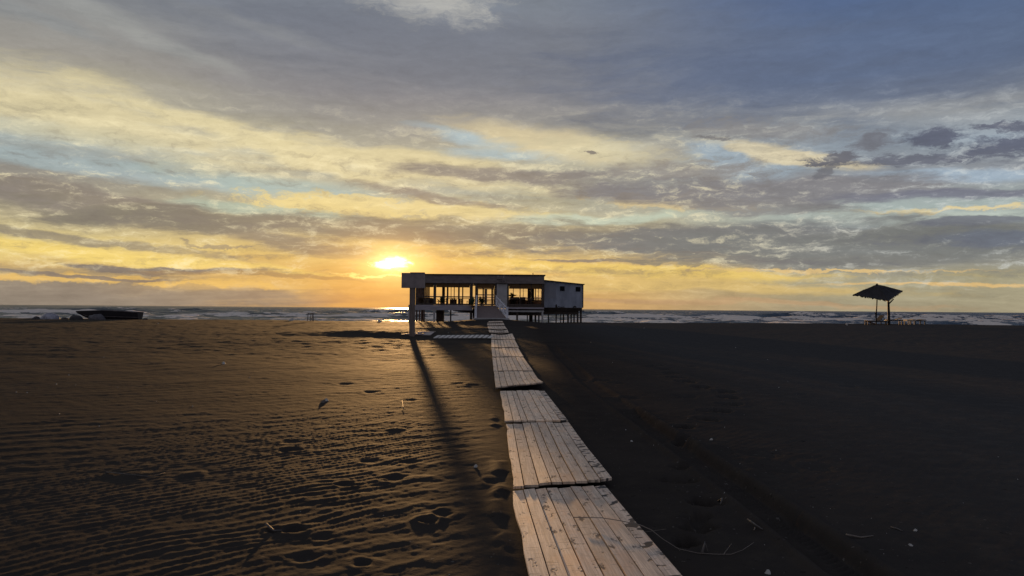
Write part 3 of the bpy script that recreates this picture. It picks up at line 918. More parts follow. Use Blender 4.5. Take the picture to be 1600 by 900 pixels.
# back of the room: posts, rail, low boarding with gaps
bx = lambda px: at(px, 465, YB).x
bzt = at(700, 449, YB).z
for px, w_ in ((654, .14), (657, .1), (661, .34), (693, .34), (699.4, .2), (704.8, .07), (709.7, .09), (717, .2), (723, .14), (745, .2), (755, .16), (769, .22), (778, .4), (802, .08), (812.5, .12), (817.5, .07), (832, .1), (836.5, .12), (841, .08), (846.5, .2)):
    MB().box(bx(px) - w_ / 2, bx(px) + w_ / 2, YB - .12, YB, zd0 + .01, zfb + .19).build('back_post', m_pile, bar)
for a_, b_ in ((653, 676), (703, 714), (778, 846)):
    MB().box(bx(a_), bx(b_), YB - .2, YB - .13, zd0 + .01, zr + .03 if a_ < 700 else zr - .12).build('back_boarding', m_pile, bar)
for k in range(9):
    y_ = YF + .5 + k * 1.30
    MB().box(xl + .09, xl + .21, y_, y_ + .13, zd0 + .01, zfb + .19).build('side_post', m_pile, bar)
MB().box(xl + .12, xl + .18, YF + .1, YB - .3, zd0 + .012, zr - .1).build('side_boarding', m_pile, bar)
MB().box(bx(653), bx(848), YB - .28, YB - .21, zr - .02 + .12, zr + .05 + .12).build('back_rail', m_pile, bar)
for k in range(9):
    x_ = bx(760.5) + k * .145
    MB().box(x_, x_ + .05, YB - .19, YB - .13, zd0 + .1, at(760, 469, YB).z).build('baluster', m_pile, bar)
MB().box(bx(760), bx(773), YB - .2, YB - .12, at(760, 469, YB).z + .003, at(760, 468, YB).z).build('balustrade_rail', m_pile, bar)
MB().box(bx(823), bx(833), YB - 4, YB - 3.9, zd0 + .02, zfb + .19).build('partition', m_dark, bar)
MB().box(bx(797), bx(820), YB - 3.4, YB - 2.8, zd0 + .02, zr + .15).build('bar_counter', m_dark, bar)
# piles
for px, w_, y_, mt in ((639, .16, YF - .1, m_pale), (651, .2, YB - 2, m_pile), (655.5, .16, YB - .6, m_pile), (659.8, .34, YB - 1, m_pile), (663, .12, YB - .5, m_pile),
                       (678.4, .20, YF - .1, m_pale), (704.3, .16, YB - 5, m_pile), (736, .26, YF + .1, m_dark), (740, .2, YF + 2, m_dark),
                       (824, .12, YF + 5, m_dark), (829.5, .4, YF + 4, m_dark), (836.6, .2, YF + 3, m_dark), (842, .16, YF + 1.5, m_dark), (847.6, .2, YF - .1, m_pale), (808, .2, YF + .1, m_dark)):
    x_ = at(px, 490, y_).x
    top = zd1 - .003 if y_ < YF else zd1 + .24
    MB().tube([(x_, y_, gz(x_, y_)), (x_, y_, top)], w_ / 2, 8).build('pile', mt, bar)
sx0, sx1 = at(681.5, 490, YB - 6).x, at(692.3, 490, YB - 6).x
MB().box(sx0, sx1, YB - 6, YB - 4.5, gz(sx0, YB - 6), zd1 + .24).build('storage_box', m_pile, bar)
MB().tube([(fx(833.7), YF + 3, zt - .02), (fx(833.7), YF + 3, zt + .34)], .04, 6).build('vent_pipe', m_trim, bar)

# name board on the fascia (its two rows of raised lettering cannot be read in the photo: plain raised strokes)
sg = thing('name_board', 'small dark board with two worn rows of lettering on the fascia over the doorway', 'sign', (fx(782), YF - .28, fz(438)))
MB().box(fx(775.5), fx(790), YF - .30, YF - .266, fz(442.6), fz(430.6)).build('board', m_fascia, sg)
MB().box(fx(775), fx(790.5), YF - .33, YF - .302, fz(442.9), fz(441.6)).build('ledge', m_dark, sg)
for row, y0_, y1_, xs_ in ((0, 437.4, 435.9, ((776.4, 777.6), (778.1, 779.2), (779.8, 781.5), (782, 783), (783.4, 784.6))), (1, 440.4, 438.2, ((778.6, 779.0), (779.8, 780.6), (781.8, 783.2), (783.9, 784.5), (785.4, 785.9), (786.6, 788)))):
    m_ = MB()
    for a_, b_ in xs_: m_.box(fx(a_), fx(b_), YF - .316, YF - .302, fz(y0_), fz(y1_))
    m_.build('lettering', m_trim, sg)
m_ = MB().box(fx(777), fx(779), YF - .33, YF - .302, fz(431.8), fz(431)).box(fx(786), fx(787), YF - .33, YF - .302, fz(434.4), fz(431.8))
m_.build('spotlight', m_pale, sg)

# white-railed ramp up to the doors
YR0 = 70.8
ra = [at(745.5, 478, YF - .2), at(774, 478, YF - .2)]
zb = zl(-2, YR0) + .10
rb = [at(744, 499, YR0).x, at(792, 499, YR0).x]
ramp = thing('entrance_ramp', 'brown boarded ramp with white railings rising to the bar doorway', 'ramp', ((rb[0] + rb[1]) / 2, YR0, zl(-2, YR0)))
m_ramp = paint('ramp_boards', (.20, .15, .135), (.14, .105, .095), sc=3, stretch=(1, 5, 1))
for k in range(14):
    s0, s1 = k / 14 + .004, (k + 1) / 14 - .004
    P_ = lambda s, e: Vector(((rb[e] * (1 - s) + ra[e].x * s), YR0 + (YF - .25 - YR0) * s, zb + (zd0 - zb) * s))
    a_, b_, c_, d_ = P_(s0, 0), P_(s0, 1), P_(s1, 1), P_(s1, 0)
    dn = Vector((0, 0, .06))
    MB().hexa([a_ - dn, b_ - dn, c_ - dn, d_ - dn, a_, b_, c_, d_]).build('tread', m_ramp, ramp)
MB().box(rb[0] - .3, rb[1] + .25, YR0 - .35, YR0 - .01, zb - .4, zb + .02).build('bottom_step', m_pale, ramp)
for e in (0, 1):
    MB().bar(P_(0, e) - Vector((0, 0, .16)), P_(1, e) - Vector((0, 0, .16)), .10, .18).build('stringer', m_ramp, ramp)
    sx = -.05 if e == 0 else .05
    up = lambda s, h: P_(s, e) + Vector((sx, 0, h))
    n_p = 4
    for k in range(n_p):
        s = .02 + .94 * k / (n_p - 1)
        w_ = .20 if k == 0 else .14
        MB().bar(up(s, -.25), up(s, 1.02), w_, w_, up=(0, 1, 0)).build('railing_post', m_white, ramp)
        MB().bar(up(s, 1.022), up(s, 1.07), w_ + .06, w_ + .06, up=(0, 1, 0)).build('post_cap', m_white, ramp)
    for h_ in (.14, .92):
        MB().bar(up(.03, h_), up(.96, h_), .07, .09).build('handrail' if h_ > .5 else 'bottom_rail', m_white, ramp)
    for k in range(n_p - 1):
        s0, s1 = .02 + .94 * k / (n_p - 1), .02 + .94 * (k + 1) / (n_p - 1)
        MB().bar(up(s0 + .02, .16), up(s1 - .02, .90), .04, .07).bar(up(s0 + .02, .90), up(s1 - .02, .16), .04, .07).build('cross_brace', m_white, ramp)
        for j in (1, 2):
            s = s0 + (s1 - s0) * j / 3
            MB().bar(up(s, .16), up(s, .90), .045, .045, up=(0, 1, 0)).build('baluster', m_white, ramp)

# annex on its own piles to the right
YA, YA2 = 77.5, 85.0
ax_ = lambda px: at(px, 465, YA).x
az_ = lambda px, py: at(px, py, YA).z
m_annex = paint('pale_blue_wall', (.33, .35, .41), (.22, .235, .28), sc=1.1, stretch=(1, 1, .45))
m_patch = paint('grey_patch', (.28, .285, .32), (.24, .245, .28), sc=.8)
m_opening, q, b = material('dark_window_glass')
q.put(b.inputs['Base Color'], (.006, .007, .009)); b.inputs['Roughness'].default_value = .5; b.inputs['Specular IOR Level'].default_value = .1  # matte black sheet stands in for the unlit inside of open windows
x0, x1 = ax_(850.4), ax_(911)
zb_ = az_(880, 480.6)
zt0, zt1 = az_(851, 438.4), az_(911, 445.0)
annex = thing('kitchen_annex', 'pale blue-grey lean-to hut on dark piles at the right end of the bar', 'hut', ((x0 + x1) / 2, (YA + YA2) / 2, zl((x0 + x1) / 2, 80)))
wl_ = MB()
wl_.hexa([(x0, YA, zb_), (x1, YA, zb_), (x1, YA + .1, zb_), (x0, YA + .1, zb_), (x0, YA, zt0), (x1, YA, zt1), (x1, YA + .1, zt1), (x0, YA + .1, zt0)])
wl_.hexa([(x1 - .1, YA + .102, zb_), (x1, YA + .102, zb_), (x1, YA2, zb_), (x1 - .1, YA2, zb_), (x1 - .1, YA + .102, zt1), (x1, YA + .102, zt1), (x1, YA2, zt1), (x1 - .1, YA2, zt1)])
wl_.hexa([(x0, YA2 + .002, zb_), (x1, YA2 + .002, zb_), (x1, YA2 + .1, zb_), (x0, YA2 + .1, zb_), (x0, YA2 + .002, zt0), (x1, YA2 + .002, zt1), (x1, YA2 + .1, zt1), (x0, YA2 + .1, zt0)])
wl_.build('wall', m_annex, annex)
MB().box(x0 + .02, ax_(868.8), YA - .012, YA - .003, az_(860, 466), az_(868, 443.6)).build('wall_patch', m_patch, annex)
MB().hexa([(x0 - .05, YA - .25, zt0 + .003), (x1 + .15, YA - .25, zt1 + .003), (x1 + .15, YA2 + .3, zt1 + .003), (x0 - .05, YA2 + .3, zt0 + .003),
           (x0 - .05, YA - .25, zt0 + .075), (x1 + .15, YA - .25, zt1 + .075), (x1 + .15, YA2 + .3, zt1 + .075), (x0 - .05, YA2 + .3, zt0 + .075)]).build('roof', m_trim, annex)
for a_, b_, c_, d_ in ((874.8, 882.2, 454.8, 447.2), (899.2, 906.8, 455.8, 448.2)):
    X0, X1, Z0, Z1 = ax_(a_), ax_(b_), az_(a_, c_), az_(a_, d_)
    wf = MB().box(X0 - .04, X1 + .04, YA - .03, YA - .004, Z1, Z1 + .04).box(X0 - .04, X1 + .04, YA - .03, YA - .004, Z0 - .04, Z0).box(X0 - .04, X0, YA - .03, YA - .004, Z0, Z1).box(X1, X1 + .04, YA - .03, YA - .004, Z0, Z1).build('window', m_annex, annex)
    MB().box(X0 + .001, X1 - .001, YA - .02, YA - .005, Z0 + .001, Z1 - .001).build('pane', m_opening, wf, org=annex.location)
MB().box(x1 - .06, x1 + .04, YA - .04, YA - .003, zb_, zt1).build('corner_board', m_dark, annex)
MB().box(x0, ax_(909.6), YA - .05, YA2, az_(880, 485.2), zb_ - .003).build('floor', m_dark, annex)
MB().box(ax_(908.5), ax_(914.5), YA + 1, YA2, az_(880, 486.4), az_(880, 485.0)).build('platform_edge', m_dark, annex)
for k in range(4): MB().box(x0, ax_(903), YA + .3 + k * 2, YA + .45 + k * 2, az_(880, 491.5), az_(880, 485.3)).build('joist', m_dark, annex)
for px, w_, y_ in ((876, .10, YA + 6), (887.6, .2, YA + .4), (892.4, .16, YA + 4), (897, .16, YA + 2.4), (902.6, .2, YA + .4), (907.6, .22, YA + .4), (880.5, .16, YA + 7), (869, .14, YA + 6.5), (857, .14, YA + 7)):
    x_ = at(px, 490, y_).x
    MB().tube([(x_, y_, gz(x_, y_)), (x_, y_, az_(880, 485.3))], w_ / 2, 8).build('pile', m_dark, annex)
for lab, a_, b_, c_, d_ in (('dark canister and hose lying on the ledge below the annex wall', 867.5, 881.8, 474.2, 479.4), ('low dark bundle on the right end of the annex ledge', 895, 900.5, 476.6, 480)):
    t = thing('gas_canister' if a_ < 870 else 'rope_bundle', lab, 'canister' if a_ < 870 else 'bundle', (ax_(a_), YA - .3, zb_))
    X0, X1 = ax_(a_), ax_(b_)
    MB().tube([(X0 + .1, YA - .25, zb_ + .0), (X0 + .1, YA - .25, zb_ + .24), (X0 + .1, YA - .25, zb_ + .34)] if a_ < 870 else [(X0, YA - .25, zb_ + .05), (X0 + .18, YA - .25, zb_ + .13), (X1, YA - .25, zb_ + .05)], [.09, .09, .03] if a_ < 870 else [.05, .09, .04], 10).build('canister' if a_ < 870 else 'bundle', m_trim, t, smooth=True)
    if a_ < 870: MB().tube([(X0 + .2, YA - .25, zb_ + .03), (X0 + .35, YA - .2, zb_ + .10), (X0 + .6, YA - .25, zb_ + .04), (X1, YA - .22, zb_ + .07)], .035, 6).build('hose', m_trim, t)
MB().box(x0, ax_(909.6), YA - .45, YA - .052, zb_ - .07, zb_ - .004).build('ledge', m_dark, annex)

# furniture and plants inside the bar
m_leaf = paint('plant_leaf', (.05, .085, .03), (.03, .055, .02), sc=4)
m_pot = paint('clay_pot', (.20, .10, .06))


def table(px, y, label, w=1.0):
    x_ = at(px, 470, y).x
    t = thing('dining_table', label, 'table', (x_, y, zd0), 'tables inside the beach bar')
    MB().box(x_ - w / 2, x_ + w / 2, y - .4, y + .4, zd0 + .70, zd0 + .75).build('tabletop', m_pile, t)
    for i in (-1, 1):
        for j in (-1, 1):
            MB().box(x_ + i * (w / 2 - .08) - .035, x_ + i * (w / 2 - .08) + .035, y + j * .32 - .035, y + j * .32 + .035, zd0, zd0 + .697).build('leg', m_pile, t)


def chair(px, y, face, label):
    x_ = at(px, 470, y).x
    t = thing('dining_chair', label, 'chair', (x_, y, zd0), 'chairs inside the beach bar')
    MB().box(x_ - .22, x_ + .22, y - .22, y + .22, zd0 + .43, zd0 + .47).build('seat', m_pile, t)
    MB().box(x_ + face * .20 - .02, x_ + face * .20 + .02, y - .21, y + .21, zd0 + .60, zd0 + .98).build('backrest', m_pile, t)
    for i in (-1, 1):
        for j in (-1, 1):
            top = zd0 + .60 if i == face else zd0 + .43
            MB().box(x_ + i * .19 - .02, x_ + i * .19 + .02, y + j * .18 - .02, y + j * .18 + .02, zd0, top - .002).build('leg', m_pile, t)


def plant(px, y, z0, h, label, n=46, spread=.4):
    x_ = at(px, 470, y).x
    t = thing('potted_plant', label, 'plant', (x_, y, z0), 'potted plants inside the bar')
    MB().tube([(x_, y, z0), (x_, y, z0 + .22), (x_, y, z0 + .24)], [.10, .15, .14], 10).build('pot', m_pot, t)
    r = random.Random(int(px * 7)); m_ = MB()
    for k in range(n):
        a = r.uniform(0, 6.28); el = r.uniform(.2, 1.4); L_ = h * r.uniform(.5, 1)
        d = Vector((math.cos(a) * math.cos(el) * spread / .4, math.sin(a) * math.cos(el), math.sin(el)))
        p = Vector((x_, y, z0 + .22)); e_ = p + d * L_; s = Vector((-math.sin(a), math.cos(a), 0)) * .05
        mid_ = p + d * L_ * .6 + Vector((0, 0, .05))
        m_.face([p, mid_ + s, e_, mid_ - s])
    m_.build('foliage', m_leaf, t)


for k, (px, y) in enumerate(((657, 79), (670, 80.5), (704, 79), (713, 81), (727, 80.5), (802, 80), (820, 79.5))):
    table(px, y, ['table behind the post board at the left end of the bar', 'table left of the thick mullion in the left bay', 'table in the middle of the left bay beside the trailing plant',
                  'table in the right half of the left bay, set further back', 'table nearest the doorway in the left bay', 'table under the dark plant in the right bay', 'table in the middle of the right bay'][k])
for k, (px, y, f_) in enumerate(((663, 80, -1), (688, 80, 1), (697, 79, -1), (720, 81, 1), (732.5, 79, 1), (809, 80, 1), (836, 80, 1), (752, 82, -1))):
    chair(px, y, f_, ['chair between the two leftmost tables in the bar', 'chair just right of the thick mullion in the left bay', 'chair left of the middle table in the left bay', 'chair right of the set back table in the left bay',
                      'chair beside the post left of the doorway', 'chair right of the plant table in the right bay', 'chair at the far right of the right bay', 'chair seen through the left door leaf'][k])
plant(690, 77.2, zd0, .85, 'bushy potted plant behind the left bay sill', 60)
plant(738, YF - .6, zd0 - .25, 1.05, 'leafy potted plant left of the ramp railing', 70, .3)
plant(800, 80, zd0 + .752, .55, 'dark leafy plant on the table in the right bay', 50, .6)
plant(752, 78, zd0, .9, 'bushy potted plant seen through the left door leaf', 60, .5)

# ------------------------------------------------------------------ thatched parasol and loungers
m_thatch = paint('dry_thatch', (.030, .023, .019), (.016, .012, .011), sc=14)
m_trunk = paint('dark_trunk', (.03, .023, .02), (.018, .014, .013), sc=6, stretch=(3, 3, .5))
YU = 60.0
base = ground(1389, 507.2); YU = 60.0
zg = lambda x, y: zl(x, y)
t = thing('thatched_parasol', 'ragged thatched parasol leaning on a thick forked trunk and a thin pole', 'parasol', (at(1380, 500, YU).x, YU, zg(at(1380, 500, YU).x, YU)))
apex = at(1370.3, 444.6, YU)
cor = [at(1333, 460.2, YU - .3), at(1388.5, 469.6, YU - 1.9), at(1410, 454.2, YU + .3), at(1357, 455.5, YU + 2.0)]
rf = MB(); r = random.Random(11)
for i in range(4):
    a_, b_ = cor[i], cor[(i + 1) % 4]
    nrm = (a_ - apex).cross(b_ - apex).normalized()
    if nrm.z < 0: nrm = -nrm
    dn = nrm * .05
    rf.face([apex, a_, b_]).face([apex - dn * 1.5, b_ - dn, a_ - dn]).face([a_, a_ - dn, b_ - dn, b_])
    nst = 90
    for k in range(nst):                                  # straw along the slope, hanging past the eave
        s = (k + r.random()) / nst
        e = a_ * (1 - s) + b_ * s
        out = (e - apex)
        st = apex + out * r.uniform(.1, .75)
        en = apex + out * r.uniform(1.0, 1.035) + Vector((0, 0, -r.uniform(0, .10) * (1 if r.random() < .6 else .3)))
        w = (b_ - a_).normalized() * r.uniform(.02, .05)
        o2 = nrm * r.uniform(.015, .055)
        rf.face([st - w * .4 + o2, st + w * .4 + o2, en + w + o2 * .3, en - w + o2 * .3])
for k in range(60):                                       # stray straws and a tuft at the peak
    i = r.randrange(4); a_, b_ = cor[i], cor[(i + 1) % 4]; s = r.random()
    e = a_ * (1 - s) + b_ * s; o2 = (e - apex)
    st = apex + o2 * r.uniform(.75, .95); en = apex + o2 * r.uniform(1.02, 1.10) + Vector((r.uniform(-.06, .06), 0, r.uniform(-.16, .05)))
    w = (b_ - a_).normalized() * .018
    rf.face([st - w, st + w, en])
for k in range(26):
    a = r.uniform(0, 6.28); b0_ = apex + Vector((math.cos(a) * .12, math.sin(a) * .12, -.06))
    rf.face([b0_ - Vector((.03, 0, 0)), b0_ + Vector((.03, 0, 0)), apex + Vector((math.cos(a) * .03, math.sin(a) * .03, r.uniform(.03, .12)))])
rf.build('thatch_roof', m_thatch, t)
hang = at(1353.2, 464, YU - .9)
m_ = MB()
for k in range(12):
    p = hang + Vector((r.uniform(-.12, .12), r.uniform(-.1, .1), 0)); m_.face([p, p + Vector((.05, 0, 0)), p + Vector((.02, 0, -r.uniform(.05, .16)))])
m_.build('loose_straw', m_thatch, t)
mid_a, mid_b = (cor[0] + cor[1]) / 2, (cor[2] + cor[3]) / 2
MB().tube([cor[0] - Vector((0, 0, .09)), cor[2] - Vector((0, 0, .09))], .035, 6).tube([cor[1] - Vector((0, 0, .09)), cor[3] - Vector((0, 0, .09))], .035, 6).build('rafter', m_trunk, t)
P2 = lambda px, py, y: at(px, py, y)
tb = P2(1389, 500, YU - .6)
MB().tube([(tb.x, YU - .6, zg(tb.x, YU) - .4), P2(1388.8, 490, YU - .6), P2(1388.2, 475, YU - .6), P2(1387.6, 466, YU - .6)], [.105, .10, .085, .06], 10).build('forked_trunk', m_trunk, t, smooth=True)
MB().tube([P2(1388.6, 475, YU - .6), P2(1392.5, 471, YU - .6), P2(1396, 467.5, YU - .5)], [.06, .055, .045], 8).build('fork_branch', m_trunk, t, smooth=True)
pp = P2(1368.8, 500, YU + .4)
MB().tube([(pp.x, YU + .4, zg(pp.x, YU) - .4), P2(1369.2, 490, YU + .4), P2(1370, 478, YU + .4), P2(1370.4, 466, YU + .4), P2(1370.4, 458, YU + .4)], [.05, .055, .045, .05, .045], 8).build('pole', m_trunk, t, smooth=True)
MB().tube([(pp.x - .05, YU + .2, zg(pp.x, YU) - .1), P2(1367.6, 488, YU + .2)], .03, 6).build('stake', m_trunk, t)

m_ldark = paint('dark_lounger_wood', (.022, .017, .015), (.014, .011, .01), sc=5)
m_lpale = paint('pale_lounger_wood', (.34, .29, .215), (.27, .225, .17), sc=5)
m_lbrown = paint('orange_brown_wood', (.15, .075, .035), (.10, .05, .025), sc=5)


def lounger(px, y, L_, W_, rot, back, h, mat, label, slat=None):
    c = at(px, 500, y); z0 = zg(c.x, y)
    t = thing('sun_lounger', label, 'sun lounger', (c.x, y, z0), 'sun loungers around the thatched parasol')
    R_ = Matrix.Rotation(rot, 3, 'Z'); O = Vector((c.x, y, z0))
    T_ = lambda p: R_ @ Vector(p) + O
    hx = lambda x0, x1, y0, y1, z0_, z1_: [T_(p) for p in ((x0, y0, z0_), (x1, y0, z0_), (x1, y1, z0_), (x0, y1, z0_), (x0, y0, z1_), (x1, y0, z1_), (x1, y1, z1_), (x0, y1, z1_))]
    hb = L_ * .38
    m_ = MB()
    for s in (-1, 1): m_.hexa(hx(-L_ / 2, L_ / 2, s * W_ / 2 - .03, s * W_ / 2 + .03, h - .09, h - .02))
    for x_ in (-L_ / 2 + .03, L_ / 2 - .03): m_.hexa(hx(x_ - .03, x_ + .03, -W_ / 2 + .031, W_ / 2 - .031, h - .09, h - .02))
    m_.build('frame', mat, t)
    m_ = MB()
    n = 9
    for k in range(n):
        x0 = -L_ / 2 + (L_ - hb) * k / n
        m_.hexa(hx(x0 + .01, x0 + (L_ - hb) / n - .01, -W_ / 2, W_ / 2, h - .018, h + .01))
    m_.build('slatted_seat', slat or mat, t)
    xa = L_ / 2 - hb; ca, sa = math.cos(back), math.sin(back)
    m_ = MB()
    for k in range(6):
        a0, a1 = hb * k / 6 + .01, hb * (k + 1) / 6 - .01
        pts = []
        for zt_ in (0, .03):
            for (a_, s) in ((a0, -1), (a1, -1), (a1, 1), (a0, 1)): pts.append(T_((xa + a_ * ca - zt_ * sa, s * W_ / 2, h + .012 + a_ * sa + zt_ * ca)))
        m_.hexa(pts)
    m_.build('backrest', mat, t)
    if back > .1:
        e = hb * .8
        m_ = MB()
        for s in (-1, 1): m_.bar(T_((xa + e * ca, s * (W_ / 2 - .08), h + e * sa)), T_((L_ / 2 - .05, s * (W_ / 2 - .08), h - .03)), .03, .03)
        m_.build('back_stay', mat, t)
    for i in (-1, 1):
        for s in (-1, 1): MB().hexa(hx(i * (L_ / 2 - .12) - .035, i * (L_ / 2 - .12) + .035, s * W_ / 2 - .028, s * W_ / 2 + .028, -.05, h - .092)).build('leg', mat, t)
    return t


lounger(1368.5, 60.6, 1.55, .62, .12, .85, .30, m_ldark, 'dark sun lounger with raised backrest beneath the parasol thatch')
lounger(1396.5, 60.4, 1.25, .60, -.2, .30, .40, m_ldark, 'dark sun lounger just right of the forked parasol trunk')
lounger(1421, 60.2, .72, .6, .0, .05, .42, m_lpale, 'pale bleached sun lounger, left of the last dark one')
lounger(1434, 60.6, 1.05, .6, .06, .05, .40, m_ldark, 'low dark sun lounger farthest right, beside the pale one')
c = at(1360, 500, 59.2); z0 = zg(c.x, 59.2)
t = thing('fallen_backrest', 'orange-brown slatted board leaning on the lounger under the parasol', 'board', (c.x, 59.2, z0))
m_ = MB()
for k in range(4):
    o_ = Vector((0, k * .13, 0))
    m_.bar(Vector((at(1352.5, 500, 59.2).x, 59.0, z0 + .34)) + o_, Vector((at(1368, 500, 59.2).x, 59.0, z0 + .04)) + o_, .10, .03)
m_.build('slats', m_lbrown, t)
MB().bar((at(1353.5, 500, 59.2).x, 58.95, z0 - .02), (at(1353.5, 500, 59.2).x, 58.95, z0 + .31), .04, .04, up=(0, 1, 0)).bar((at(1353.5, 500, 59.2).x, 59.45, z0 - .02), (at(1353.5, 500, 59.2).x, 59.45, z0 + .31), .04, .04, up=(0, 1, 0)).build('foot', m_lbrown, t)

# ------------------------------------------------------------------ boat, rocks and stool on the crest to the left
m_hull = paint('black_tarred_hull', (.028, .022, .024), (.018, .015, .016), sc=2, stretch=(.5, 1, 5))
m_gun = paint('worn_gunwale', (.16, .13, .12), (.06, .05, .05), sc=3)
YBo = 79.0
xA, xB = at(119, 490, YBo).x, at(219.5, 490, YBo).x
gb = zl((xA + xB) / 2, YBo)
t = thing('rowing_boat', 'long black wooden boat resting on the beach at the left', 'boat', ((xA + xB) / 2, YBo, gb))
n, mth = 22, 9
LB = xB - xA
def station(s):
    bw = .85 * min(1, (s / .38)) ** .6 * (1 - .22 * s) if s > 0 else 0.0
    sheer = [at(119, 486.4, YBo).z, at(168, 485.0, YBo).z, at(219, 488.2, YBo).z]
    zs = np.interp(s, [0, .5, 1], sheer) + .0
    keel = gb - .10 + max(0, (.30 - s) / .30) ** 1.4 * (sheer[0] - gb - .02)
    return max(bw, .02), zs, keel
rows_o, rows_i = [], []
hull = MB()
for i in range(n + 1):
    s = i / n; bw, zs, kz = station(s)
    ro = []
    for j in range(2 * mth + 1):
        u = (j - mth) / mth
        yy_ = bw * math.copysign(abs(u) ** .55, u) if u else 0
        zz_ = kz + (zs - kz) * abs(u) ** 1.6
        ro.append((xA + LB * s, YBo + yy_, zz_))
    rows_o.append(ro)
def skin(rows, flip):
    b0 = len(hull.v)
    for ro in rows: hull.v.extend(ro)
    m = len(rows[0])
    for i in range(len(rows) - 1):
        for j in range(m - 1):
            q_ = (b0 + i * m + j, b0 + (i + 1) * m + j, b0 + (i + 1) * m + j + 1, b0 + i * m + j + 1)
            hull.f.append(q_[::-1] if flip else q_)
    return b0
skin(rows_o, False)
rows_i = [[(x_, YBo + (y_ - YBo) * .94, z_ + .045 * (1 - abs(j - mth) / mth)) for j, (x_, y_, z_) in enumerate(ro)] for ro in rows_o]
skin(rows_i, True)
hull.face(rows_o[-1]); hull.face([(x_ - .04, y_, z_) for x_, y_, z_ in rows_i[-1]][::-1])
hull.build('hull', m_hull, t)
for sd_ in (0, -1):
    MB().tube([Vector(ro[sd_]) + Vector((0, -.02 if sd_ == 0 else .02, .01)) for ro in rows_o], .035, 6).build('gunwale', m_gun, t)
MB().tube([Vector(ro[4]) + Vector((0, -.02, .0)) for ro in rows_o[3:]], .028, 6).build('rubbing_strake', m_gun, t)
for s in (.3, .55, .8):
    bw, zs, kz = station(s); x_ = xA + LB * s
    MB().box(x_ - .12, x_ + .12, YBo - bw * .86, YBo + bw * .86, zs - .16, zs - .12).build('thwart', m_gun, t)


def rock(px0, px1, ptop, pbot, y, mat, name, label, cat, seed, group=None, flat=.75):
    a_, b_ = at(px0, pbot, y), at(px1, pbot, y)
    w = (b_.x - a_.x) / 2; zt_ = at((px0 + px1) / 2, ptop, y).z; cx = (a_.x + b_.x) / 2
    z0 = zl(cx, y) - .1
    bm = bmesh.new(); bmesh.ops.create_icosphere(bm, subdivisions=4, radius=1.0)
    co = np.array([v.co[:] for v in bm.verts])
    d = 1 + .34 * fbm(co[:, 0] * 1.5 + seed * 3.1 + co[:, 2], co[:, 1] * 1.5 + co[:, 2] * .9, seed, 4)
    d -= .10 * np.abs(fbm(co[:, 0] * 3 + co[:, 2] * 2, co[:, 1] * 3, seed + 5, 3))
    co *= d[:, None]
    co[:, 0] *= w / np.abs(co[:, 0]).max(); co[:, 1] *= w * flat; co[:, 2] *= (zt_ - z0) / co[:, 2].max()
    for v, c_ in zip(bm.verts, co): v.co = c_
    for f_ in bm.faces: f_.smooth = True
    me = bpy.data.meshes.new(name); bm.to_mesh(me); bm.free(); me.materials.append(mat)
    o = bpy.data.objects.new(name, me); o.location = (cx, y, z0); COL.objects.link(o)
    return prop(o, label, cat, group)


m_rock = paint('dark_rock', (.035, .027, .027), (.02, .016, .017), sc=5, bumpd=.03)
m_tarp = paint('pale_tarpaulin', (.34, .33, .37), (.17, .165, .19), sc=2.2, bumpd=.05, stretch=(2, 1, .7))
m_rockp = paint('grey_rock', (.10, .09, .095), (.05, .045, .05), sc=4, bumpd=.03)
rock(62, 92, 488.6, 500, 77.5, m_tarp, 'tarpaulin_heap', 'pale tarpaulin-covered heap left of the black boat', 'heap', 3)
G_ = 'rocks beside the boat'
rock(49, 63.5, 494, 500, 77.5, m_rock, 'beach_rock', 'dark rock touching the left side of the pale heap', 'rock', 5, G_)
rock(94.5, 108, 495.6, 500, 77.5, m_rock, 'beach_rock', 'low dark rock between the pale heap and the pile by the bow', 'rock', 8, G_)
rock(108.5, 131, 491.2, 500, 77.4, m_rock, 'beach_rock', 'tall rounded dark rock under the bow of the boat', 'rock', 11, G_)
rock(8, 16, 497, 500, 77.5, m_rock, 'beach_rock', 'small dark rock at the far left edge of the beach', 'rock', 13, G_)
rock(26, 31, 498.6, 500, 77.5, m_rock, 'beach_rock', 'tiny dark stone between the far left rock and the pale heap', 'rock', 15, G_)
rock(139, 166, 490.6, 500, 77.2, m_rockp, 'beach_rock', 'grey rock lying in front of the black boat hull', 'rock', 17, G_)
rock(222, 232, 497, 500.4, 77.8, m_rock, 'beach_rock', 'low dark rock just right of the boat stern', 'rock', 19, G_)

YS = 77.5
x0, x1 = at(481.3, 495, YS).x, at(490.8, 495, YS).x
zs0, zs1 = zl(x0, YS), at(486, 489, YS).z
t = thing('wooden_stool', 'tall wooden stool standing alone on the crest left of the bar', 'stool', ((x0 + x1) / 2, YS, zs0))
MB().box(x0 + .03, x1 - .03, YS - .26, YS + .26, zs1 - .06, zs1).build('seat', m_post, t)
for i, xx in ((0, x0), (1, x1)):
    for yy_ in (-.22, .22):
        sh = .05 if i == 0 else -.05
        q_ = .20 if yy_ > 0 else 0
        xo = xx + (q_ if i == 0 else -q_)
        MB().bar((xo, YS + yy_, zs0 - .06), (xo + sh, YS + yy_ * .8, zs1 - .064), .055, .055, up=(0, 1, 0)).build('leg', m_post, t)
MB().bar((x0 + .06, YS - .21, zs0 + .22), (x1 - .06, YS - .21, zs0 + .22), .04, .05).build('stretcher', m_post, t)
MB().bar((x0 + .22, YS + .21, zs0 + .26), (x1 - .22, YS + .21, zs0 + .26), .04, .05).build('stretcher', m_post, t)

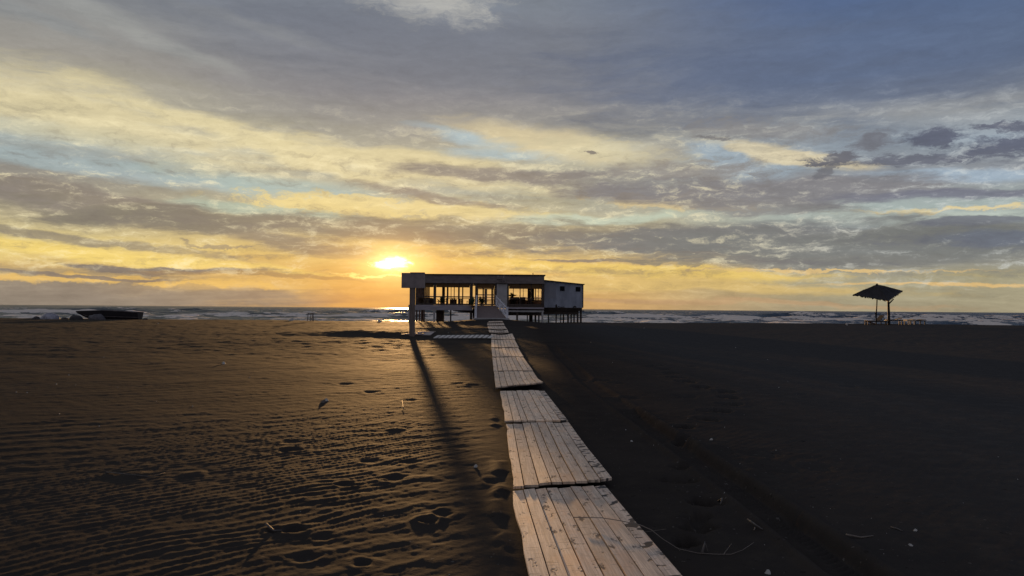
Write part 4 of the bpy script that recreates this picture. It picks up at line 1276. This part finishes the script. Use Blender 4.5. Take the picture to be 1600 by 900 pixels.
# ------------------------------------------------------------------ litter on the sand
m_shell = paint('pale_shell', (.42, .40, .37), (.30, .285, .26), rough=.6)
m_twig = paint('dry_twig', (.20, .165, .135), (.13, .105, .085))
m_twigd = paint('dark_driftwood', (.10, .085, .075), (.06, .05, .045))
sg_ = lambda x, y: float(sand(np.array([x]), np.array([y]))[0])


def gp(px, py, h=0.0):
    p = ground(px, py); p.z = sg_(p.x, p.y) + h; return p


def stick(name, label, cat, pts, r, mat, branches=(), h=None, lifts=None):
    P = [gp(*p, r * .8) for p in pts]
    if lifts:
        for p, l in zip(P, lifts): p.z += l
    t = thing(name, label, cat, P[0])
    MB().tube(P, [r * (1 - .5 * i / (len(P) - 1)) for i in range(len(P))], 6).build('stem', mat, t, smooth=True)
    for b_ in branches:
        Q = [gp(*p, r * .8) for p in b_]; Q[-1].z += .03
        MB().tube(Q, [r * .7, r * .4], 5).build('side_shoot', mat, t)
    return t


stick('dry_reed', 'long dry reed lying across the nearest walkway panel and onto the sand', 'reed',
      [(896, 825), (910, 826.5), (940, 827), (968, 831.5), (1000, 838.5), (1018, 847), (1035, 853), (1060, 861), (1090, 866.5), (1118, 868), (1142, 868), (1160, 862), (1178, 852)], .0034, m_twig,
      [((1130, 867), (1143, 857)), ((1062, 861), (1066, 849)), ((985, 835), (1041, 835))], lifts=[.075, .08, .08, .08, .08, .08, .045, .012, .006, .006, .006, .008, .02])
stick('driftwood_stick', 'driftwood stick lying aslant right of the footprints', 'stick', [(1168, 820), (1180, 826), (1192, 833)], .008, m_twigd, [((1180, 827), (1178, 836))], lifts=[.03, .015, .0])
stick('driftwood_stick', 'thin flat stick on the right, beyond the tyre track', 'stick', [(1322, 842), (1345, 841.5), (1364, 839)], .008, m_twig)
stick('driftwood_stick', 'small dark stick at the right, behind the thin flat one', 'stick', [(1392, 826), (1402, 828), (1410, 831)], .008, m_twigd)
stick('bent_straw', 'bleached bent straw standing in the deep footprint', 'straw', [(1067, 683), (1074, 683), (1072, 690)], .009, m_shell, lifts=[.03, .06, .0])
stick('dark_twig', 'short dark twig beside the deep round footprint at the right of the walkway', 'twig', [(1123, 786), (1128, 788), (1126, 792)], .012, m_twigd, lifts=[.03, .05, .0])
stick('dark_twig', 'dark curled twig under the reed right of the walkway', 'twig', [(1097, 866), (1102, 859), (1106, 866)], .010, m_twigd, lifts=[.0, .04, .01])
stick('driftwood_stick', 'pale crooked stick on the rippled sand at lower left', 'stick', [(166, 739), (190, 742), (214, 745), (236, 746), (258, 740)], .007, m_twigd)
stick('driftwood_stick', 'short dark stick near the deep print at lower left', 'stick', [(415, 826), (428, 829), (440, 831)], .010, m_twigd, lifts=[.02, .01, .0])
stick('dry_twig', 'forked twig on the lit sand left of the post shadow', 'twig', [(628, 631), (630, 640), (632, 648)], .006, m_twigd, [((630, 638), (636, 634))], lifts=[.05, .02, 0])


def bit(px, py, s, label, name='shell_fragment', cat='shell', mat=None, group=None, seed=0):
    p = gp(px, py)
    r = random.Random(seed + int(px * 13 + py))
    m_ = MB(); b0 = 7
    ring = [(math.cos(a) * s * r.uniform(.6, 1.2), math.sin(a) * s * r.uniform(.4, .9)) for a in [k * 6.283 / b0 for k in range(b0)]]
    tl = r.uniform(-.4, .4)
    z_ = lambda q_: q_[0] * tl + q_[1] * .5 + s * .25
    top = [(p.x + q_[0] * .6, p.y + q_[1] * .6, p.z + z_(q_) + s * .35) for q_ in ring]
    lo = [(p.x + q_[0], p.y + q_[1], p.z + z_(q_) - s * .15) for q_ in ring]
    m_.face(top).face(lo[::-1])
    for k in range(b0): m_.face([lo[k], lo[(k + 1) % b0], top[(k + 1) % b0], top[k]])
    o = m_.build(name, mat or m_shell, None, org=p)
    return prop(o, label, cat, group)


GS = 'pale shell fragments strewn over the sand'
bit(510, 627, .045, 'crumpled white scrap on the lit sand left of the post shadow', 'litter_scrap', 'litter')
bit(505, 629, .05, 'small dark lump beside the white scrap on the left', 'pebble', 'pebble', m_twigd)
bit(743, 730, .03, 'white shell standing at the edge of the post shadow near the walkway', 'shell', 'shell')
bit(350, 569, .07, 'flat white scrap on the dark sand at mid left', 'litter_scrap', 'litter')
bit(1111, 688, .022, 'hooked white bit beside the deep footprint', 'litter_scrap', 'litter')
bit(1200, 896, .025, 'pale round pebble at the bottom edge right of the walkway', 'pebble', 'pebble')
bit(455, 501.5, .28, 'white lump on the crest left of the stool', 'litter_scrap', 'litter')
bit(594, 503.5, .26, 'low white lump on the crest between the stool and the post', 'litter_scrap', 'litter')
bit(1323.5, 508.3, .13, 'white scrap on the crest left of the thatched parasol', 'litter_scrap', 'litter')
bit(987, 690, .018, 'pale curled scrap right of the third walkway panel', 'litter_scrap', 'litter')
bit(1430, 829, .016, 'pale flake near the thin flat stick', 'litter_scrap', 'litter')
bit(1423, 853, .016, 'slanted pale flake below the thin flat stick', 'litter_scrap', 'litter')
r = random.Random(23)
spots = [(977, 672), (1050, 670), (1075, 654), (1088, 663), (1133, 668), (1200, 562), (1232, 597), (1244, 617), (1217, 607), (1163, 649), (1149, 543), (923, 535), (956, 566), (1006, 504.5 + 8), (1021, 697),
         (1094, 776), (1132, 779), (1156, 725), (1297, 795), (1271, 793), (1380, 866), (1314, 717), (1506, 785), (1590, 749), (1560, 714), (1362, 810), (1194, 851), (1386, 834), (1212, 704), (1137, 700),
         (162, 558), (88, 601), (43, 614), (119, 602), (94, 647), (25, 613), (107, 586), (247, 506), (293, 503.5), (303, 516), (225, 555), (184, 605), (300, 635), (245, 627), (380, 610), (155, 667), (470, 800), (495, 720), (580, 640),
         (668, 577), (700, 520), (662, 509), (695, 508), (463, 567), (262, 801), (390, 590), (600, 805), (702, 898), (850, 555)]
m_bits = None
for k, (px, py) in enumerate(spots):
    d = ground(px, py).length
    bit(px + r.uniform(-1, 1), py, (.5 + r.random() * .5) * .0009 * max(d, 6), 'tiny pale shell fragment lying loose on the dark sand', group=GS, seed=k)
